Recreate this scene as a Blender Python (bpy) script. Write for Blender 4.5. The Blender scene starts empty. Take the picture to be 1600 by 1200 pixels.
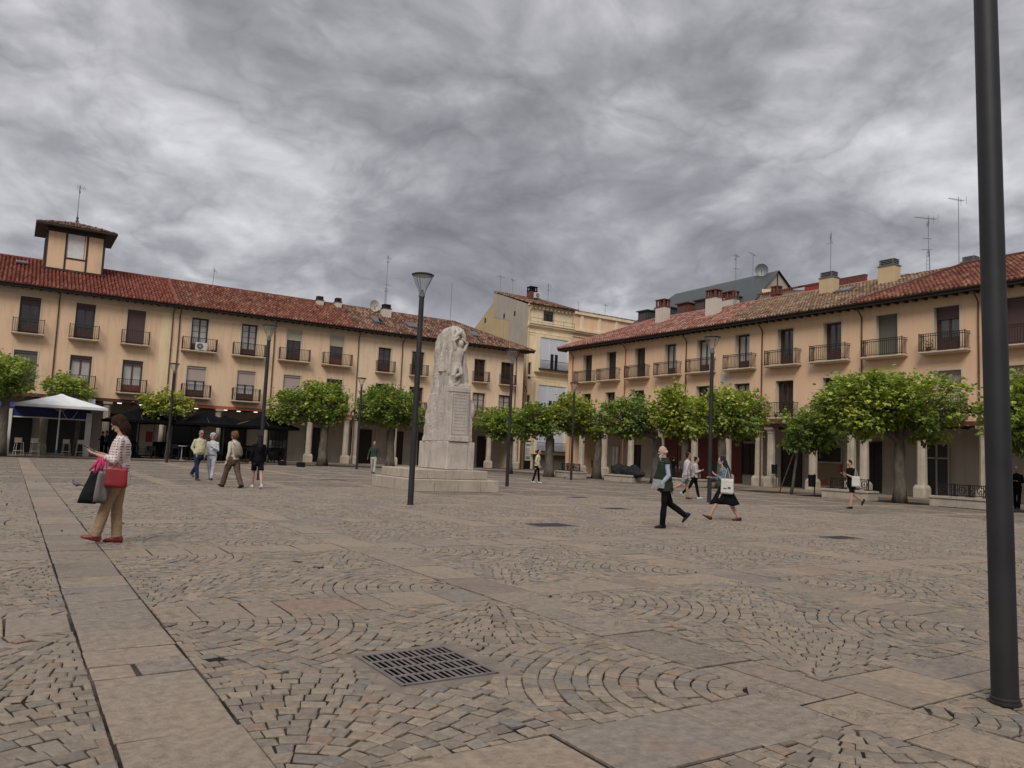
import bpy, bmesh, math, random
import numpy as np
from math import sin, cos, pi, radians, sqrt, atan2, hypot
from mathutils import Vector, Matrix, noise

# ------------------------------------------------------------------ scene, camera, light
scene = bpy.context.scene
COL = scene.collection
YAW, PITCH, ROLL, FPX, EYE = 0.57366, 0.09105, 0.04406, 1205.7, 1.4

def to_world(v):
    return Vector((v[0]*cos(YAW)+v[1]*sin(YAW), -v[0]*sin(YAW)+v[1]*cos(YAW), v[2]))
_fw = Vector((0, cos(PITCH), sin(PITCH))); _up0 = Vector((0, -sin(PITCH), cos(PITCH))); _rt0 = Vector((1, 0, 0))
_rt = to_world(cos(ROLL)*_rt0+sin(ROLL)*_up0); _up = to_world(-sin(ROLL)*_rt0+cos(ROLL)*_up0); _fw = to_world(_fw)
cam_data = bpy.data.cameras.new('camera'); cam = bpy.data.objects.new('camera', cam_data); COL.objects.link(cam)
m = Matrix.Identity(4)
for i in range(3):
    m[i][0] = _rt[i]; m[i][1] = _up[i]; m[i][2] = -_fw[i]
m[2][3] = EYE
cam.matrix_world = m
cam_data.sensor_width = 36; cam_data.lens = 36*FPX/1600; cam_data.clip_start = .05; cam_data.clip_end = 3000
scene.camera = cam
RT2 = Vector((cos(YAW), -sin(YAW), 0)); FW2 = Vector((sin(YAW), cos(YAW), 0))   # picture right / depth on the ground

scene.view_settings.view_transform = 'Standard'
scene.view_settings.look = 'None'
scene.view_settings.exposure = 0.62
scene.view_settings.gamma = 1.0

SUN_EL, SUN_AZ = 44, 226          # sun hidden by cloud, high and to the left behind the camera
world = bpy.data.worlds.new('World'); scene.world = world; world.use_nodes = True

def nd(nt, typ, **kw):
    n = nt.nodes.new(typ)
    for k, v in kw.items():
        if k.startswith('i_'):
            n.inputs[int(k[2:]) if k[2:].isdigit() else k[2:]].default_value = v
        else:
            setattr(n, k, v)
    return n
def mth(nt, op, a, b=None, c=None, clamp=False):
    n = nt.nodes.new('ShaderNodeMath'); n.operation = op; n.use_clamp = clamp
    for i, x in enumerate((a, b, c)):
        if x is None: continue
        if isinstance(x, (int, float)): n.inputs[i].default_value = x
        else: nt.links.new(x, n.inputs[i])
    return n.outputs[0]
def vmth(nt, op, a, b=None):
    n = nt.nodes.new('ShaderNodeVectorMath'); n.operation = op
    for i, x in enumerate((a, b)):
        if x is None: continue
        if isinstance(x, (tuple, list)): n.inputs[i].default_value = x
        else: nt.links.new(x, n.inputs[i])
    return n.outputs[1] if op in ('DOT_PRODUCT', 'LENGTH', 'DISTANCE') else n.outputs[0]
def ramp(nt, fac, stops, interp='LINEAR'):
    n = nt.nodes.new('ShaderNodeValToRGB'); n.color_ramp.interpolation = interp
    el = n.color_ramp.elements
    while len(el) > 1: el.remove(el[-1])
    for i, (p, c) in enumerate(stops):
        e = el[0] if i == 0 else el.new(p)
        e.position = p
        e.color = (c, c, c, 1) if isinstance(c, (int, float)) else (*c, 1)
    nt.links.new(fac, n.inputs[0]); return n.outputs[0]
def mixc(nt, fac, a, b, mode='MIX'):
    n = nt.nodes.new('ShaderNodeMix'); n.data_type = 'RGBA'; n.blend_type = mode
    for idx, x in ((0, fac), (6, a), (7, b)):
        if isinstance(x, (int, float)): n.inputs[idx].default_value = x
        elif isinstance(x, (tuple, list)): n.inputs[idx].default_value = (*x, 1)
        else: nt.links.new(x, n.inputs[idx])
    return n.outputs[2]
def noise_t(nt, vec, scale, detail=4, rough=.55, dist=0):
    n = nt.nodes.new('ShaderNodeTexNoise'); n.inputs['Scale'].default_value = scale
    n.inputs['Detail'].default_value = detail; n.inputs['Roughness'].default_value = rough
    n.inputs['Distortion'].default_value = dist
    if vec is not None: nt.links.new(vec, n.inputs['Vector'])
    return n.outputs[0]

def build_sky():
    nt = world.node_tree; nt.nodes.clear()
    out = nt.nodes.new('ShaderNodeOutputWorld'); bg = nt.nodes.new('ShaderNodeBackground')
    sky = nt.nodes.new('ShaderNodeTexSky'); sky.sky_type = 'NISHITA'; sky.sun_disc = False
    sky.sun_elevation = radians(SUN_EL); sky.sun_rotation = radians(SUN_AZ)
    tc = nt.nodes.new('ShaderNodeTexCoord'); d = vmth(nt, 'NORMALIZE', tc.outputs['Generated'])
    sep = nt.nodes.new('ShaderNodeSeparateXYZ'); nt.links.new(d, sep.inputs[0])
    z = mth(nt, 'MAXIMUM', sep.outputs[2], 0.0)
    # cloud deck: lumps get flatter and closer towards the horizon
    inv = mth(nt, 'DIVIDE', 1.0, mth(nt, 'ADD', mth(nt, 'MULTIPLY', z, .75), .42))
    q = vmth(nt, 'MULTIPLY', d, (1, 1, 1.5)); q = vmth(nt, 'SCALE', q); nt.links.new(inv, q.node.inputs['Scale'])
    p = vmth(nt, 'ADD', q, (4.1, .6, 2.3))
    def warp(v, sc, amt, det=3):
        wn = nt.nodes.new('ShaderNodeTexNoise'); wn.inputs['Scale'].default_value = sc; wn.inputs['Detail'].default_value = det
        nt.links.new(v, wn.inputs['Vector'])
        o = vmth(nt, 'SCALE', vmth(nt, 'SUBTRACT', wn.outputs[1], (.5, .5, .5))); o.node.inputs['Scale'].default_value = amt
        return vmth(nt, 'ADD', v, o)
    pw = warp(warp(p, 1.5, .30), 6, .042)
    def puff(v, sc, det, rough):
        """rounded lumps with narrow creases between them"""
        return mth(nt, 'POWER', mth(nt, 'MINIMUM', mth(nt, 'ABSOLUTE', mth(nt, 'MULTIPLY', mth(nt, 'SUBTRACT', noise_t(nt, v, sc, det, rough), .5), 3.2)), 1.0), .7)
    n1 = noise_t(nt, pw, 2.0, 9, .56)
    n1b = noise_t(nt, vmth(nt, 'ADD', pw, (-.03, -.02, .075)), 2.0, 9, .56)
    f1 = puff(vmth(nt, 'ADD', pw, (2.7, 9.1, 1)), 2.6, 5, .5); f1b = puff(vmth(nt, 'ADD', pw, (2.68, 9.09, 1.05)), 2.6, 5, .5)
    f2 = puff(vmth(nt, 'ADD', pw, (5.7, 1.1, 4)), 6.5, 4, .5)
    n3 = noise_t(nt, vmth(nt, 'ADD', p, (1.3, 7.1, 2)), .9, 2, .5)
    rim = mth(nt, 'SUBTRACT', n1, n1b); rim2 = mth(nt, 'SUBTRACT', f1, f1b)
    b = mth(nt, 'ADD', mth(nt, 'MULTIPLY', n1, .68), mth(nt, 'MULTIPLY', f1, .12))
    b = mth(nt, 'ADD', b, mth(nt, 'MULTIPLY', f2, .075))
    b = mth(nt, 'ADD', b, mth(nt, 'MULTIPLY', n3, .36))
    b = mth(nt, 'ADD', b, mth(nt, 'MULTIPLY', rim, .65))
    b = mth(nt, 'ADD', b, mth(nt, 'MULTIPLY', rim2, .15))
    b = mth(nt, 'SUBTRACT', b, .044)
    # broad thin and thick parts of the cloud deck, fixed in the sky
    def lobe(px, py, w, amt, b):
        v = to_world(Vector(((px-800)/FPX, 1, -(py-600)/FPX*1.0+PITCH))).normalized()
        dd = vmth(nt, 'DOT_PRODUCT', d, tuple(v))
        g = mth(nt, 'POWER', 2.71828, mth(nt, 'MULTIPLY', mth(nt, 'SUBTRACT', dd, 1.0), 1.0/(w*w/2)))
        return mth(nt, 'ADD', b, mth(nt, 'MULTIPLY', g, amt))
    for L in LOBES: b = lobe(*L, b)
    c = ramp(nt, b, SKY_STOPS)
    # overcast sky: brighter towards the zenith (above the picture)
    mr = nt.nodes.new('ShaderNodeMapRange'); mr.interpolation_type = 'SMOOTHSTEP'
    mr.inputs['From Min'].default_value = .48; mr.inputs['From Max'].default_value = .95
    mr.inputs['To Min'].default_value = 1.0; mr.inputs['To Max'].default_value = ZENITH
    nt.links.new(z, mr.inputs['Value'])
    c = vmth(nt, 'SCALE', c); c.node.inputs['Scale'].default_value = 1; nt.links.new(mr.outputs[0], c.node.inputs['Scale'])
    clear = vmth(nt, 'SCALE', sky.outputs[0]); clear.node.inputs['Scale'].default_value = .1
    nt.links.new(mixc(nt, .96, clear, c), bg.inputs[0])
    bg.inputs[1].default_value = 1.0
    nt.links.new(bg.outputs[0], out.inputs[0])
LOBES = [(40, 150, .17, .13), (150, 270, .06, .09), (470, 280, .06, .08), (1260, 110, .17, .09), (930, 195, .06, .11), (900, 50, .12, .06), (430, 130, .10, .03), (1480, 230, .12, .03),
         (380, 40, .10, -.05), (760, 290, .15, -.09), (1000, 330, .12, -.07), (690, 440, .18, -.04), (960, 480, .05, .13), (620, 440, .05, .05), (1400, 380, .10, .02), (640, 170, .12, -.02), (170, 400, .10, -.02)]
SKY_STOPS = [(.30, (.130, .127, .140)), (.42, (.176, .172, .187)), (.52, (.226, .222, .240)), (.60, (.288, .284, .303)), (.69, (.373, .370, .389)), (.80, (.49, .488, .505)), (.93, (.63, .63, .635))]
ZENITH = 2.5
build_sky()

sun_d = bpy.data.lights.new('sun', 'SUN'); sun_d.energy = 1.35; sun_d.angle = radians(25); sun_d.color = (1, .95, .88)
sun = bpy.data.objects.new('sun', sun_d); COL.objects.link(sun)
_s = Vector((sin(radians(SUN_AZ))*cos(radians(SUN_EL)), cos(radians(SUN_AZ))*cos(radians(SUN_EL)), sin(radians(SUN_EL))))
sun.rotation_euler = _s.to_track_quat('Z', 'Y').to_euler()

# ------------------------------------------------------------------ mesh helpers
R = random.Random(7)
class MB:
    """collects faces of ONE mesh"""
    def __init__(s): s.v = []; s.f = []; s.mi = []; s.val = []; s.cur = 0; s.cv = 0.5
    def add(s, vs, fs):
        b = len(s.v); s.v += [tuple(x) for x in vs]; s.val += [s.cv]*len(vs)
        for f in fs: s.f.append(tuple(b+i for i in f)); s.mi.append(s.cur)
        return s
    def box(s, x0, x1, y0, y1, z0, z1, M=None):
        vs = [(x, y, z) for x in (x0, x1) for y in (y0, y1) for z in (z0, z1)]
        if M is not None: vs = [M @ Vector(v) for v in vs]
        return s.add(vs, [(0, 1, 3, 2), (4, 6, 7, 5), (0, 4, 5, 1), (2, 3, 7, 6), (0, 2, 6, 4), (1, 5, 7, 3)])
    def bbox(s, x0, x1, y0, y1, z0, z1, c=.01, M=None):
        """box with its edges cut off"""
        X, Y, Z = (x0, x1), (y0, y1), (z0, z1); vs = []; idx = {}
        for i in (0, 1):
            for j in (0, 1):
                for k in (0, 1):
                    sx, sy, sz = (1-2*i)*c, (1-2*j)*c, (1-2*k)*c
                    for a, v in enumerate(((X[i], Y[j]+sy, Z[k]+sz), (X[i]+sx, Y[j], Z[k]+sz), (X[i]+sx, Y[j]+sy, Z[k]))):
                        idx[(i, j, k, a)] = len(vs); vs.append(v)
        fs = []
        q = [(0, 0), (1, 0), (1, 1), (0, 1)]
        for i in (0, 1):
            fs.append([idx[(i, a, b, 0)] for a, b in q]); fs.append([idx[(a, i, b, 1)] for a, b in q]); fs.append([idx[(a, b, i, 2)] for a, b in q])
        for i in (0, 1):
            for j in (0, 1):
                fs.append([idx[(0, i, j, 1)], idx[(1, i, j, 1)], idx[(1, i, j, 2)], idx[(0, i, j, 2)]])
                fs.append([idx[(i, 0, j, 0)], idx[(i, 1, j, 0)], idx[(i, 1, j, 2)], idx[(i, 0, j, 2)]])
                fs.append([idx[(i, j, 0, 0)], idx[(i, j, 1, 0)], idx[(i, j, 1, 1)], idx[(i, j, 0, 1)]])
                for k in (0, 1): fs.append([idx[(i, j, k, a)] for a in (0, 1, 2)])
        if M is not None: vs = [M @ Vector(v) for v in vs]
        return s.add(vs, fs)
    def quad(s, a, b, c, d): return s.add([a, b, c, d], [(0, 1, 2, 3)])
    def poly(s, pts): return s.add(pts, [tuple(range(len(pts)))])
    def rings(s, rings, cap=True, closed=True):
        n = len(rings[0]); vs = [p for r in rings for p in r]; fs = []
        for k in range(len(rings)-1):
            for i in range(n if closed else n-1):
                j = (i+1) % n; fs.append((k*n+i, k*n+j, (k+1)*n+j, (k+1)*n+i))
        if cap: fs.append(tuple(range(n))[::-1]); fs.append(tuple((len(rings)-1)*n+i for i in range(n)))
        return s.add(vs, fs)
    def tube(s, pts, rads, n=8, cap=True):
        pts = [Vector(p) for p in pts]
        if isinstance(rads, (int, float)): rads = [rads]*len(pts)
        rs = []; ref = None
        for i, p in enumerate(pts):
            t = (pts[min(i+1, len(pts)-1)]-pts[max(i-1, 0)]).normalized()
            if ref is None: ref = Vector((0, 0, 1)) if abs(t.z) < .9 else Vector((1, 0, 0))
            u = (ref-t*ref.dot(t)).normalized(); w = t.cross(u); ref = u
            rs.append([p+(u*cos(2*pi*k/n)+w*sin(2*pi*k/n))*rads[i] for k in range(n)])
        return s.rings(rs, cap)
    def lathe(s, prof, c=(0, 0, 0), n=12, cap=True, ex=1, ey=1, a0=0):
        return s.rings([[(c[0]+r*cos(a0+2*pi*k/n)*ex, c[1]+r*sin(a0+2*pi*k/n)*ey, c[2]+z) for k in range(n)] for r, z in prof], cap)
    def sphere(s, c, rx, ry=None, rz=None, n=10, m=7, M=None):
        ry = ry or rx; rz = rz or rx; rs = []
        for i in range(m+1):
            a = -pi/2+pi*i/m; rr = max(cos(a), .02)
            pts = [Vector((rx*rr*cos(2*pi*k/n), ry*rr*sin(2*pi*k/n), rz*sin(a))) for k in range(n)]
            if M is not None: pts = [M @ p for p in pts]
            rs.append([p+Vector(c) for p in pts])
        return s.rings(rs)
    def mesh(s, name, mats, smooth=False, attr=False):
        me = bpy.data.meshes.new(name); me.from_pydata(s.v, [], s.f)
        if not isinstance(mats, (list, tuple)): mats = [mats]
        for m_ in mats: me.materials.append(m_)
        if len(mats) > 1: me.polygons.foreach_set('material_index', s.mi)
        if smooth: me.polygons.foreach_set('use_smooth', [True]*len(me.polygons))
        if attr: me.attributes.new('rnd', 'FLOAT', 'POINT').data.foreach_set('value', s.val)
        me.update(); return me
    def build(s, name, mats, parent=None, loc=(0, 0, 0), rot=0, smooth=False, attr=False):
        return link(name, s.mesh(name, mats, smooth, attr), parent, loc, rot)
def link(name, me, parent=None, loc=(0, 0, 0), rot=0):
    o = bpy.data.objects.new(name, me); COL.objects.link(o); o.location = loc
    o.rotation_euler = (0, 0, rot) if isinstance(rot, (int, float)) else rot
    if parent is not None: o.parent = parent
    return o
def tag(o, label=None, cat=None, group=None, kind=None):
    for k, v in (('label', label), ('category', cat), ('group', group), ('kind', kind)):
        if v: o[k] = v
    return o
def thing(name, label, cat, loc=(0, 0, 0), rot=0, group=None):
    return tag(link(name, None, None, loc, rot), label, cat, group)
def copy_tree(o, parent=None):
    c = o.copy(); COL.objects.link(c)
    if parent is not None: c.parent = parent; c.matrix_parent_inverse = o.matrix_parent_inverse
    for ch in list(KIDS.get(o.name, [])) or [x for x in o.children]: copy_tree(ch, c)
    return c
KIDS = {}
def setval(ob, label):
    ob['label'] = label; return ob

# ------------------------------------------------------------------ materials
def mat(name, col, rough=.7, metal=0., spec=.5, fn=None, bump=None, trans=0):
    m_ = bpy.data.materials.new(name); m_.use_nodes = True; nt = m_.node_tree; b = nt.nodes['Principled BSDF']
    b.inputs['Base Color'].default_value = (*col, 1); b.inputs['Roughness'].default_value = rough
    b.inputs['Metallic'].default_value = metal; b.inputs['Specular IOR Level'].default_value = spec
    if fn: fn(nt, b)
    return m_
def gpos(nt): return nt.nodes.new('ShaderNodeNewGeometry').outputs['Position']
def opos(nt): return nt.nodes.new('ShaderNodeTexCoord').outputs['Object']
def add_bump(nt, b, h, strength=.3, dist=.02):
    n = nt.nodes.new('ShaderNodeBump'); n.inputs['Strength'].default_value = strength; n.inputs['Distance'].default_value = dist
    nt.links.new(h, n.inputs['Height']); nt.links.new(n.outputs[0], b.inputs['Normal'])
def mottled(c1, c2, scale=3, detail=5, bscale=40, bstr=.15, bdist=.01, lo=.35, hi=.65, streak=None, obj=False):
    def fn(nt, b):
        p = opos(nt) if obj else gpos(nt)
        q = p
        if streak: q = vmth(nt, 'MULTIPLY', p, streak)
        f = ramp(nt, noise_t(nt, q, scale, detail, .6), [(lo, 0.0), (hi, 1.0)])
        nt.links.new(mixc(nt, f, c1, c2), b.inputs['Base Color'])
        if bstr: add_bump(nt, b, noise_t(nt, p, bscale, 4, .6), bstr, bdist)
    return fn
def plaster(name, c1, c2, stain=(.38, .29, .20), st=.5):
    def fn(nt, b):
        p = gpos(nt)
        f = ramp(nt, noise_t(nt, p, .5, 6, .6), [(.3, 0.0), (.7, 1.0)])
        c = mixc(nt, f, c1, c2)
        s_ = ramp(nt, noise_t(nt, vmth(nt, 'MULTIPLY', p, (1.9, 1.9, .2)), 1.5, 7, .7), [(.48, 0.0), (.74, 1.0)])
        c = mixc(nt, mth(nt, 'MULTIPLY', s_, st), c, stain)
        nt.links.new(c, b.inputs['Base Color'])
        add_bump(nt, b, noise_t(nt, p, 14, 5, .6), .12, .02)
    return mat(name, c1, .9, fn=fn, spec=.2)
M = {}
M['peach'] = plaster('plaster_peach', (.77, .54, .355), (.71, .49, .32))
M['peach_r'] = plaster('plaster_peach_right', (.75, .51, .33), (.69, .465, .30), (.38, .28, .2), .25)
M['peach2'] = plaster('plaster_apricot', (.79, .57, .38), (.73, .52, .345))
M['cream'] = plaster('plaster_cream', (.80, .62, .43), (.73, .56, .385))
M['yellow'] = plaster('plaster_pale_yellow', (.80, .64, .40), (.74, .58, .36))
M['cream_back'] = plaster('plaster_cream_back', (.80, .67, .47), (.73, .61, .42))
M['ochre'] = plaster('plaster_ochre_bare', (.50, .38, .215), (.42, .32, .185), (.32, .26, .18), .7)
M['greyw'] = plaster('plaster_grey', (.42, .37, .30), (.34, .30, .25), (.28, .24, .2), .8)
M['trim'] = plaster('stone_trim', (.64, .52, .38), (.58, .465, .33), (.4, .33, .25), .5)
M['reveal_g'] = plaster('plaster_pale_reveal', (.56, .49, .40), (.50, .43, .35))
M['arcade'] = plaster('arcade_wall', (.52, .46, .385), (.43, .38, .32), (.3, .26, .21), .6)
M['redshop'] = mat('shopfront_red_paint', (.15, .028, .022), .55)
M['white'] = mat('white_paint', (.72, .72, .70), .5, fn=mottled((.74, .74, .72), (.62, .61, .58), 2, bstr=0))
M['wood'] = mat('brown_window_wood', (.075, .03, .02), .5, fn=mottled((.085, .033, .022), (.05, .022, .016), 6, bstr=0))
M['redwood'] = mat('red_brown_wood', (.13, .042, .026), .55, fn=mottled((.14, .045, .028), (.10, .032, .02), 5, bstr=0))
M['darkwood'] = mat('dark_eave_wood', (.035, .022, .017), .7, fn=mottled((.04, .025, .019), (.022, .015, .012), 8, bstr=0))
M['beam'] = mat('red_beam', (.11, .035, .022), .7, fn=mottled((.12, .038, .024), (.075, .028, .02), 3, bstr=0))
M['beam2'] = mat('orange_beam', (.42, .12, .055), .7)
M['iron'] = mat('black_iron', (.016, .012, .011), .55, .1)
M['pipe'] = mat('brown_drainpipe', (.10, .042, .028), .5)
M['pipe_o'] = mat('orange_brown_drainpipe', (.28, .10, .05), .5)
M['mast'] = mat('galvanised_mast', (.22, .22, .22), .4, .7)
M['pole'] = mat('dark_grey_pole', (.020, .020, .021), .55, .2, fn=mottled((.017, .017, .018), (.026, .026, .027), 3, bscale=60, bstr=.05))
M['black'] = mat('black_plastic', (.008, .008, .009), .6, spec=.2)
M['zinc'] = mat('dull_zinc', (.16, .165, .17), .5, .3)
M['slate'] = mat('slate', (.05, .06, .06), .6, fn=mottled((.055, .066, .066), (.035, .042, .044), 5, bstr=.2))
M['brick'] = mat('old_brick', (.17, .06, .04), .9, fn=mottled((.19, .06, .04), (.09, .035, .03), 6, bstr=.3))
M['chim'] = plaster('chimney_plaster', (.62, .56, .48), (.52, .46, .39))
M['chim_y'] = plaster('chimney_plaster_tan', (.58, .44, .27), (.52, .39, .235))
M['ac'] = mat('air_conditioner_white', (.55, .54, .51), .5)
def glass(name, c1, c2, rough=.06, folds=False):
    def fn(nt, b):
        p = opos(nt)
        f = ramp(nt, noise_t(nt, gpos(nt), .9, 2), [(.4, 0.0), (.6, 1.0)])
        c = mixc(nt, f, c1, c2)
        if folds:
            w = nt.nodes.new('ShaderNodeTexWave'); w.inputs['Scale'].default_value = 5; w.inputs['Distortion'].default_value = 2
            nt.links.new(p, w.inputs['Vector']); c = mixc(nt, mth(nt, 'MULTIPLY', w.outputs[1], .5), c, tuple(x*.45 for x in c1))
        nt.links.new(c, b.inputs['Base Color'])
        add_bump(nt, b, noise_t(nt, gpos(nt), 1.1, 1), .12, .05)
        b.inputs['IOR'].default_value = 1.55
    return mat(name, c1, rough, spec=.9, fn=fn)
M['glass'] = glass('window_glass', (.012, .012, .013), (.03, .028, .026))
M['glass_c'] = glass('window_glass_curtain', (.48, .47, .45), (.36, .35, .33), .1, True)
M['glass_s'] = glass('window_glass_blind', (.42, .38, .36), (.34, .31, .29), .25)
M['dark'] = mat('dark_shop_interior', (.012, .011, .011), .35)
def slats(c, c2):
    def fn(nt, b):
        p = opos(nt); sp = nt.nodes.new('ShaderNodeSeparateXYZ'); nt.links.new(p, sp.inputs[0])
        f = mth(nt, 'FRACT', mth(nt, 'MULTIPLY', sp.outputs[2], 1/.055))
        g = ramp(nt, f, [(0, 0.0), (.15, 1.0), (.9, 1.0), (1, 0.0)])
        nt.links.new(mixc(nt, g, c2, c), b.inputs['Base Color']); add_bump(nt, b, g, .6, .01)
    return fn
M['sh_brown'] = mat('brown_shutter', (.06, .035, .03), .55, fn=slats((.07, .04, .035), (.03, .018, .016)))
M['sh_mauve'] = mat('dull_purple_shutter', (.09, .05, .05), .55, fn=slats((.095, .052, .05), (.05, .028, .028)))
M['sh_grey'] = mat('grey_shutter', (.12, .11, .095), .55, fn=slats((.13, .12, .10), (.06, .055, .05)))
M['sh_cream'] = mat('cream_shutter', (.50, .45, .36), .55, fn=slats((.52, .46, .37), (.32, .28, .23)))
M['sh_pink'] = mat('pale_pinkish_shutter', (.42, .34, .30), .55, fn=slats((.44, .355, .315), (.26, .21, .19)))
M['sh_white'] = mat('white_shutter', (.60, .62, .68), .5, fn=slats((.62, .64, .70), (.40, .41, .46)))
def tile_mat(name, stops, lich=(.25, .22, .15), la=.3):
    def fn(nt, b):
        a = nt.nodes.new('ShaderNodeAttribute'); a.attribute_name = 'rnd'
        c = ramp(nt, a.outputs['Fac'], stops)
        p = gpos(nt)
        f = ramp(nt, noise_t(nt, p, .9, 6, .7), [(.48, 0.0), (.62, 1.0)])
        f2 = ramp(nt, noise_t(nt, p, 7, 4, .7), [(.42, 0.0), (.6, 1.0)])
        c = mixc(nt, mth(nt, 'MULTIPLY', mth(nt, 'MULTIPLY', f, f2), la), c, lich)
        nt.links.new(c, b.inputs['Base Color'])
        add_bump(nt, b, noise_t(nt, p, 30, 3), .3, .01)
    return mat(name, stops[0][1], .85, fn=fn, spec=.2)
M['tile_red'] = tile_mat('bright_red_tiles', [(0, (.14, .038, .027)), (.5, (.22, .064, .043)), (.9, (.29, .12, .08)), (1, (.16, .05, .04))], (.16, .05, .035), .6)
M['tile_mid'] = tile_mat('red_brown_tiles', [(0, (.07, .028, .022)), (.3, (.15, .048, .033)), (.65, (.21, .075, .048)), (.9, (.29, .15, .10)), (1, (.05, .03, .027))])
M['tile_old'] = tile_mat('weathered_tiles', [(0, (.045, .028, .024)), (.3, (.12, .052, .038)), (.6, (.19, .095, .066)), (.88, (.31, .21, .14)), (1, (.08, .045, .04))], (.27, .23, .16), .6)
M['tile_pink'] = tile_mat('pink_lichen_tiles', [(0, (.11, .045, .038)), (.3, (.23, .085, .065)), (.65, (.32, .15, .115)), (.9, (.42, .27, .20)), (1, (.09, .045, .04))], (.34, .27, .19), .7)
M['tile_ol'] = tile_mat('olive_lichen_tiles', [(0, (.08, .042, .033)), (.35, (.18, .10, .068)), (.7, (.25, .16, .105)), (.9, (.34, .25, .17)), (1, (.08, .045, .04))], (.30, .26, .17), .8)
M['flash'] = mat('red_flashing', (.28, .035, .025), .6)
# ------------------------------------------------------------------ ground and paving
def ground_fn(nt, b):
    p = gpos(nt)
    f = ramp(nt, noise_t(nt, p, .35, 6, .6), [(.35, 0.0), (.65, 1.0)])
    nt.links.new(mixc(nt, f, (.17, .138, .112), (.12, .098, .082)), b.inputs['Base Color'])
    add_bump(nt, b, noise_t(nt, p, 60, 4), .3, .01)
M['joint'] = mat('joint_sand', (.1, .08, .06), .95, spec=.1, fn=mottled((.020, .015, .012), (.13, .10, .078), 1.1, 6, 80, .4, .006, .48, .72))
M['ground'] = mat('ground_far', (.15, .125, .105), .9, spec=.2, fn=ground_fn)
STONES = [(0, (.150, .121, .094)), (.15, (.190, .155, .118)), (.35, (.220, .179, .134)), (.55, (.243, .198, .146)), (.70, (.180, .150, .115)), (.80, (.160, .146, .130)), (.88, (.265, .214, .155)), (.95, (.210, .145, .102)), (1, (.28, .23, .165))]
def stone_fn(stops, ns, bs, blot=.5, cracks=False):
    def fn(nt, b):
        a = nt.nodes.new('ShaderNodeAttribute'); a.attribute_name = 'rnd'; p = gpos(nt)
        c = ramp(nt, a.outputs['Fac'], stops)
        f = ramp(nt, noise_t(nt, p, ns, 6, .65), [(.3, .76), (.7, 1.36)])
        c = mixc(nt, 1.0, c, f, 'MULTIPLY')
        # large worn, dusty and dirty patches of the square
        g = ramp(nt, noise_t(nt, p, .45, 5, .6), [(.38, 0.0), (.66, 1.0)])
        c = mixc(nt, mth(nt, 'MULTIPLY', g, blot), c, (.205, .168, .126))
        g2 = ramp(nt, noise_t(nt, vmth(nt, 'ADD', p, (31, 7, 0)), 1.6, 5, .6), [(.6, 0.0), (.75, 1.0)])
        c = mixc(nt, mth(nt, 'MULTIPLY', g2, .35), c, (.095, .076, .062))
        if cracks:
            g3 = ramp(nt, noise_t(nt, vmth(nt, 'MULTIPLY', p, (1, 1.8, 1)), 2.6, 9, .7, .8), [(.487, 0.0), (.5, 1.0), (.513, 0.0)])
            g4 = ramp(nt, noise_t(nt, p, .8, 2), [(.44, 0.0), (.54, 1.0)])
            c = mixc(nt, mth(nt, 'MULTIPLY', mth(nt, 'MULTIPLY', g3, g4), .85), c, (.05, .04, .033))
            g5 = ramp(nt, noise_t(nt, p, 1.9, 3, .5), [(.62, 0.0), (.72, 1.0)])
            c = mixc(nt, mth(nt, 'MULTIPLY', g5, .5), c, (.27, .17, .10))
        nt.links.new(c, b.inputs['Base Color'])
        h = mth(nt, 'ADD', noise_t(nt, p, bs, 6, .65), mth(nt, 'MULTIPLY', noise_t(nt, p, 9, 3), .8))
        add_bump(nt, b, h, .8, .014)
        r = ramp(nt, noise_t(nt, p, 3, 4), [(.3, .55), (.7, .8)]); nt.links.new(r, b.inputs['Roughness'])
    return fn
M['cobble'] = mat('cobble_stone', (.2, .17, .14), .7, spec=.35, fn=stone_fn(STONES, 22, 55, .35))
SLABS = [(0, (.180, .148, .115)), (.18, (.225, .180, .134)), (.4, (.250, .196, .140)), (.58, (.205, .170, .134)), (.76, (.265, .202, .142)), (.86, (.185, .160, .136)), (.94, (.18, .14, .115)), (.975, (.235, .18, .13)), (1, (.22, .145, .108))]
M['slab'] = mat('sandstone_slab', (.25, .2, .14), .7, spec=.35, fn=stone_fn(SLABS, 16, 45, .10, True))
def far_cobble(nt, b):
    p = gpos(nt)
    v = nt.nodes.new('ShaderNodeTexVoronoi'); v.inputs['Scale'].default_value = 9; nt.links.new(p, v.inputs['Vector'])
    sp = nt.nodes.new('ShaderNodeSeparateColor'); nt.links.new(v.outputs['Color'], sp.inputs[0])
    c = ramp(nt, sp.outputs[0], STONES)
    v2 = nt.nodes.new('ShaderNodeTexVoronoi'); v2.feature = 'DISTANCE_TO_EDGE'; v2.inputs['Scale'].default_value = 9; nt.links.new(p, v2.inputs['Vector'])
    e = ramp(nt, v2.outputs[0], [(.02, 0.0), (.07, 1.0)])
    c = mixc(nt, e, (.045, .036, .03), c)
    n2 = ramp(nt, noise_t(nt, p, 2.2, 6, .7), [(.36, .6), (.64, 1.3)]); c = mixc(nt, 1.0, c, n2, 'MULTIPLY')
    g = ramp(nt, noise_t(nt, p, .45, 5, .6), [(.38, 0.0), (.66, 1.0)])
    c = mixc(nt, mth(nt, 'MULTIPLY', g, .35), c, (.185, .15, .115))
    nt.links.new(c, b.inputs['Base Color']); add_bump(nt, b, e, .5, .01)
M['farcob'] = mat('far_cobbles', (.2, .17, .14), .8, spec=.3, fn=far_cobble)

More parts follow.
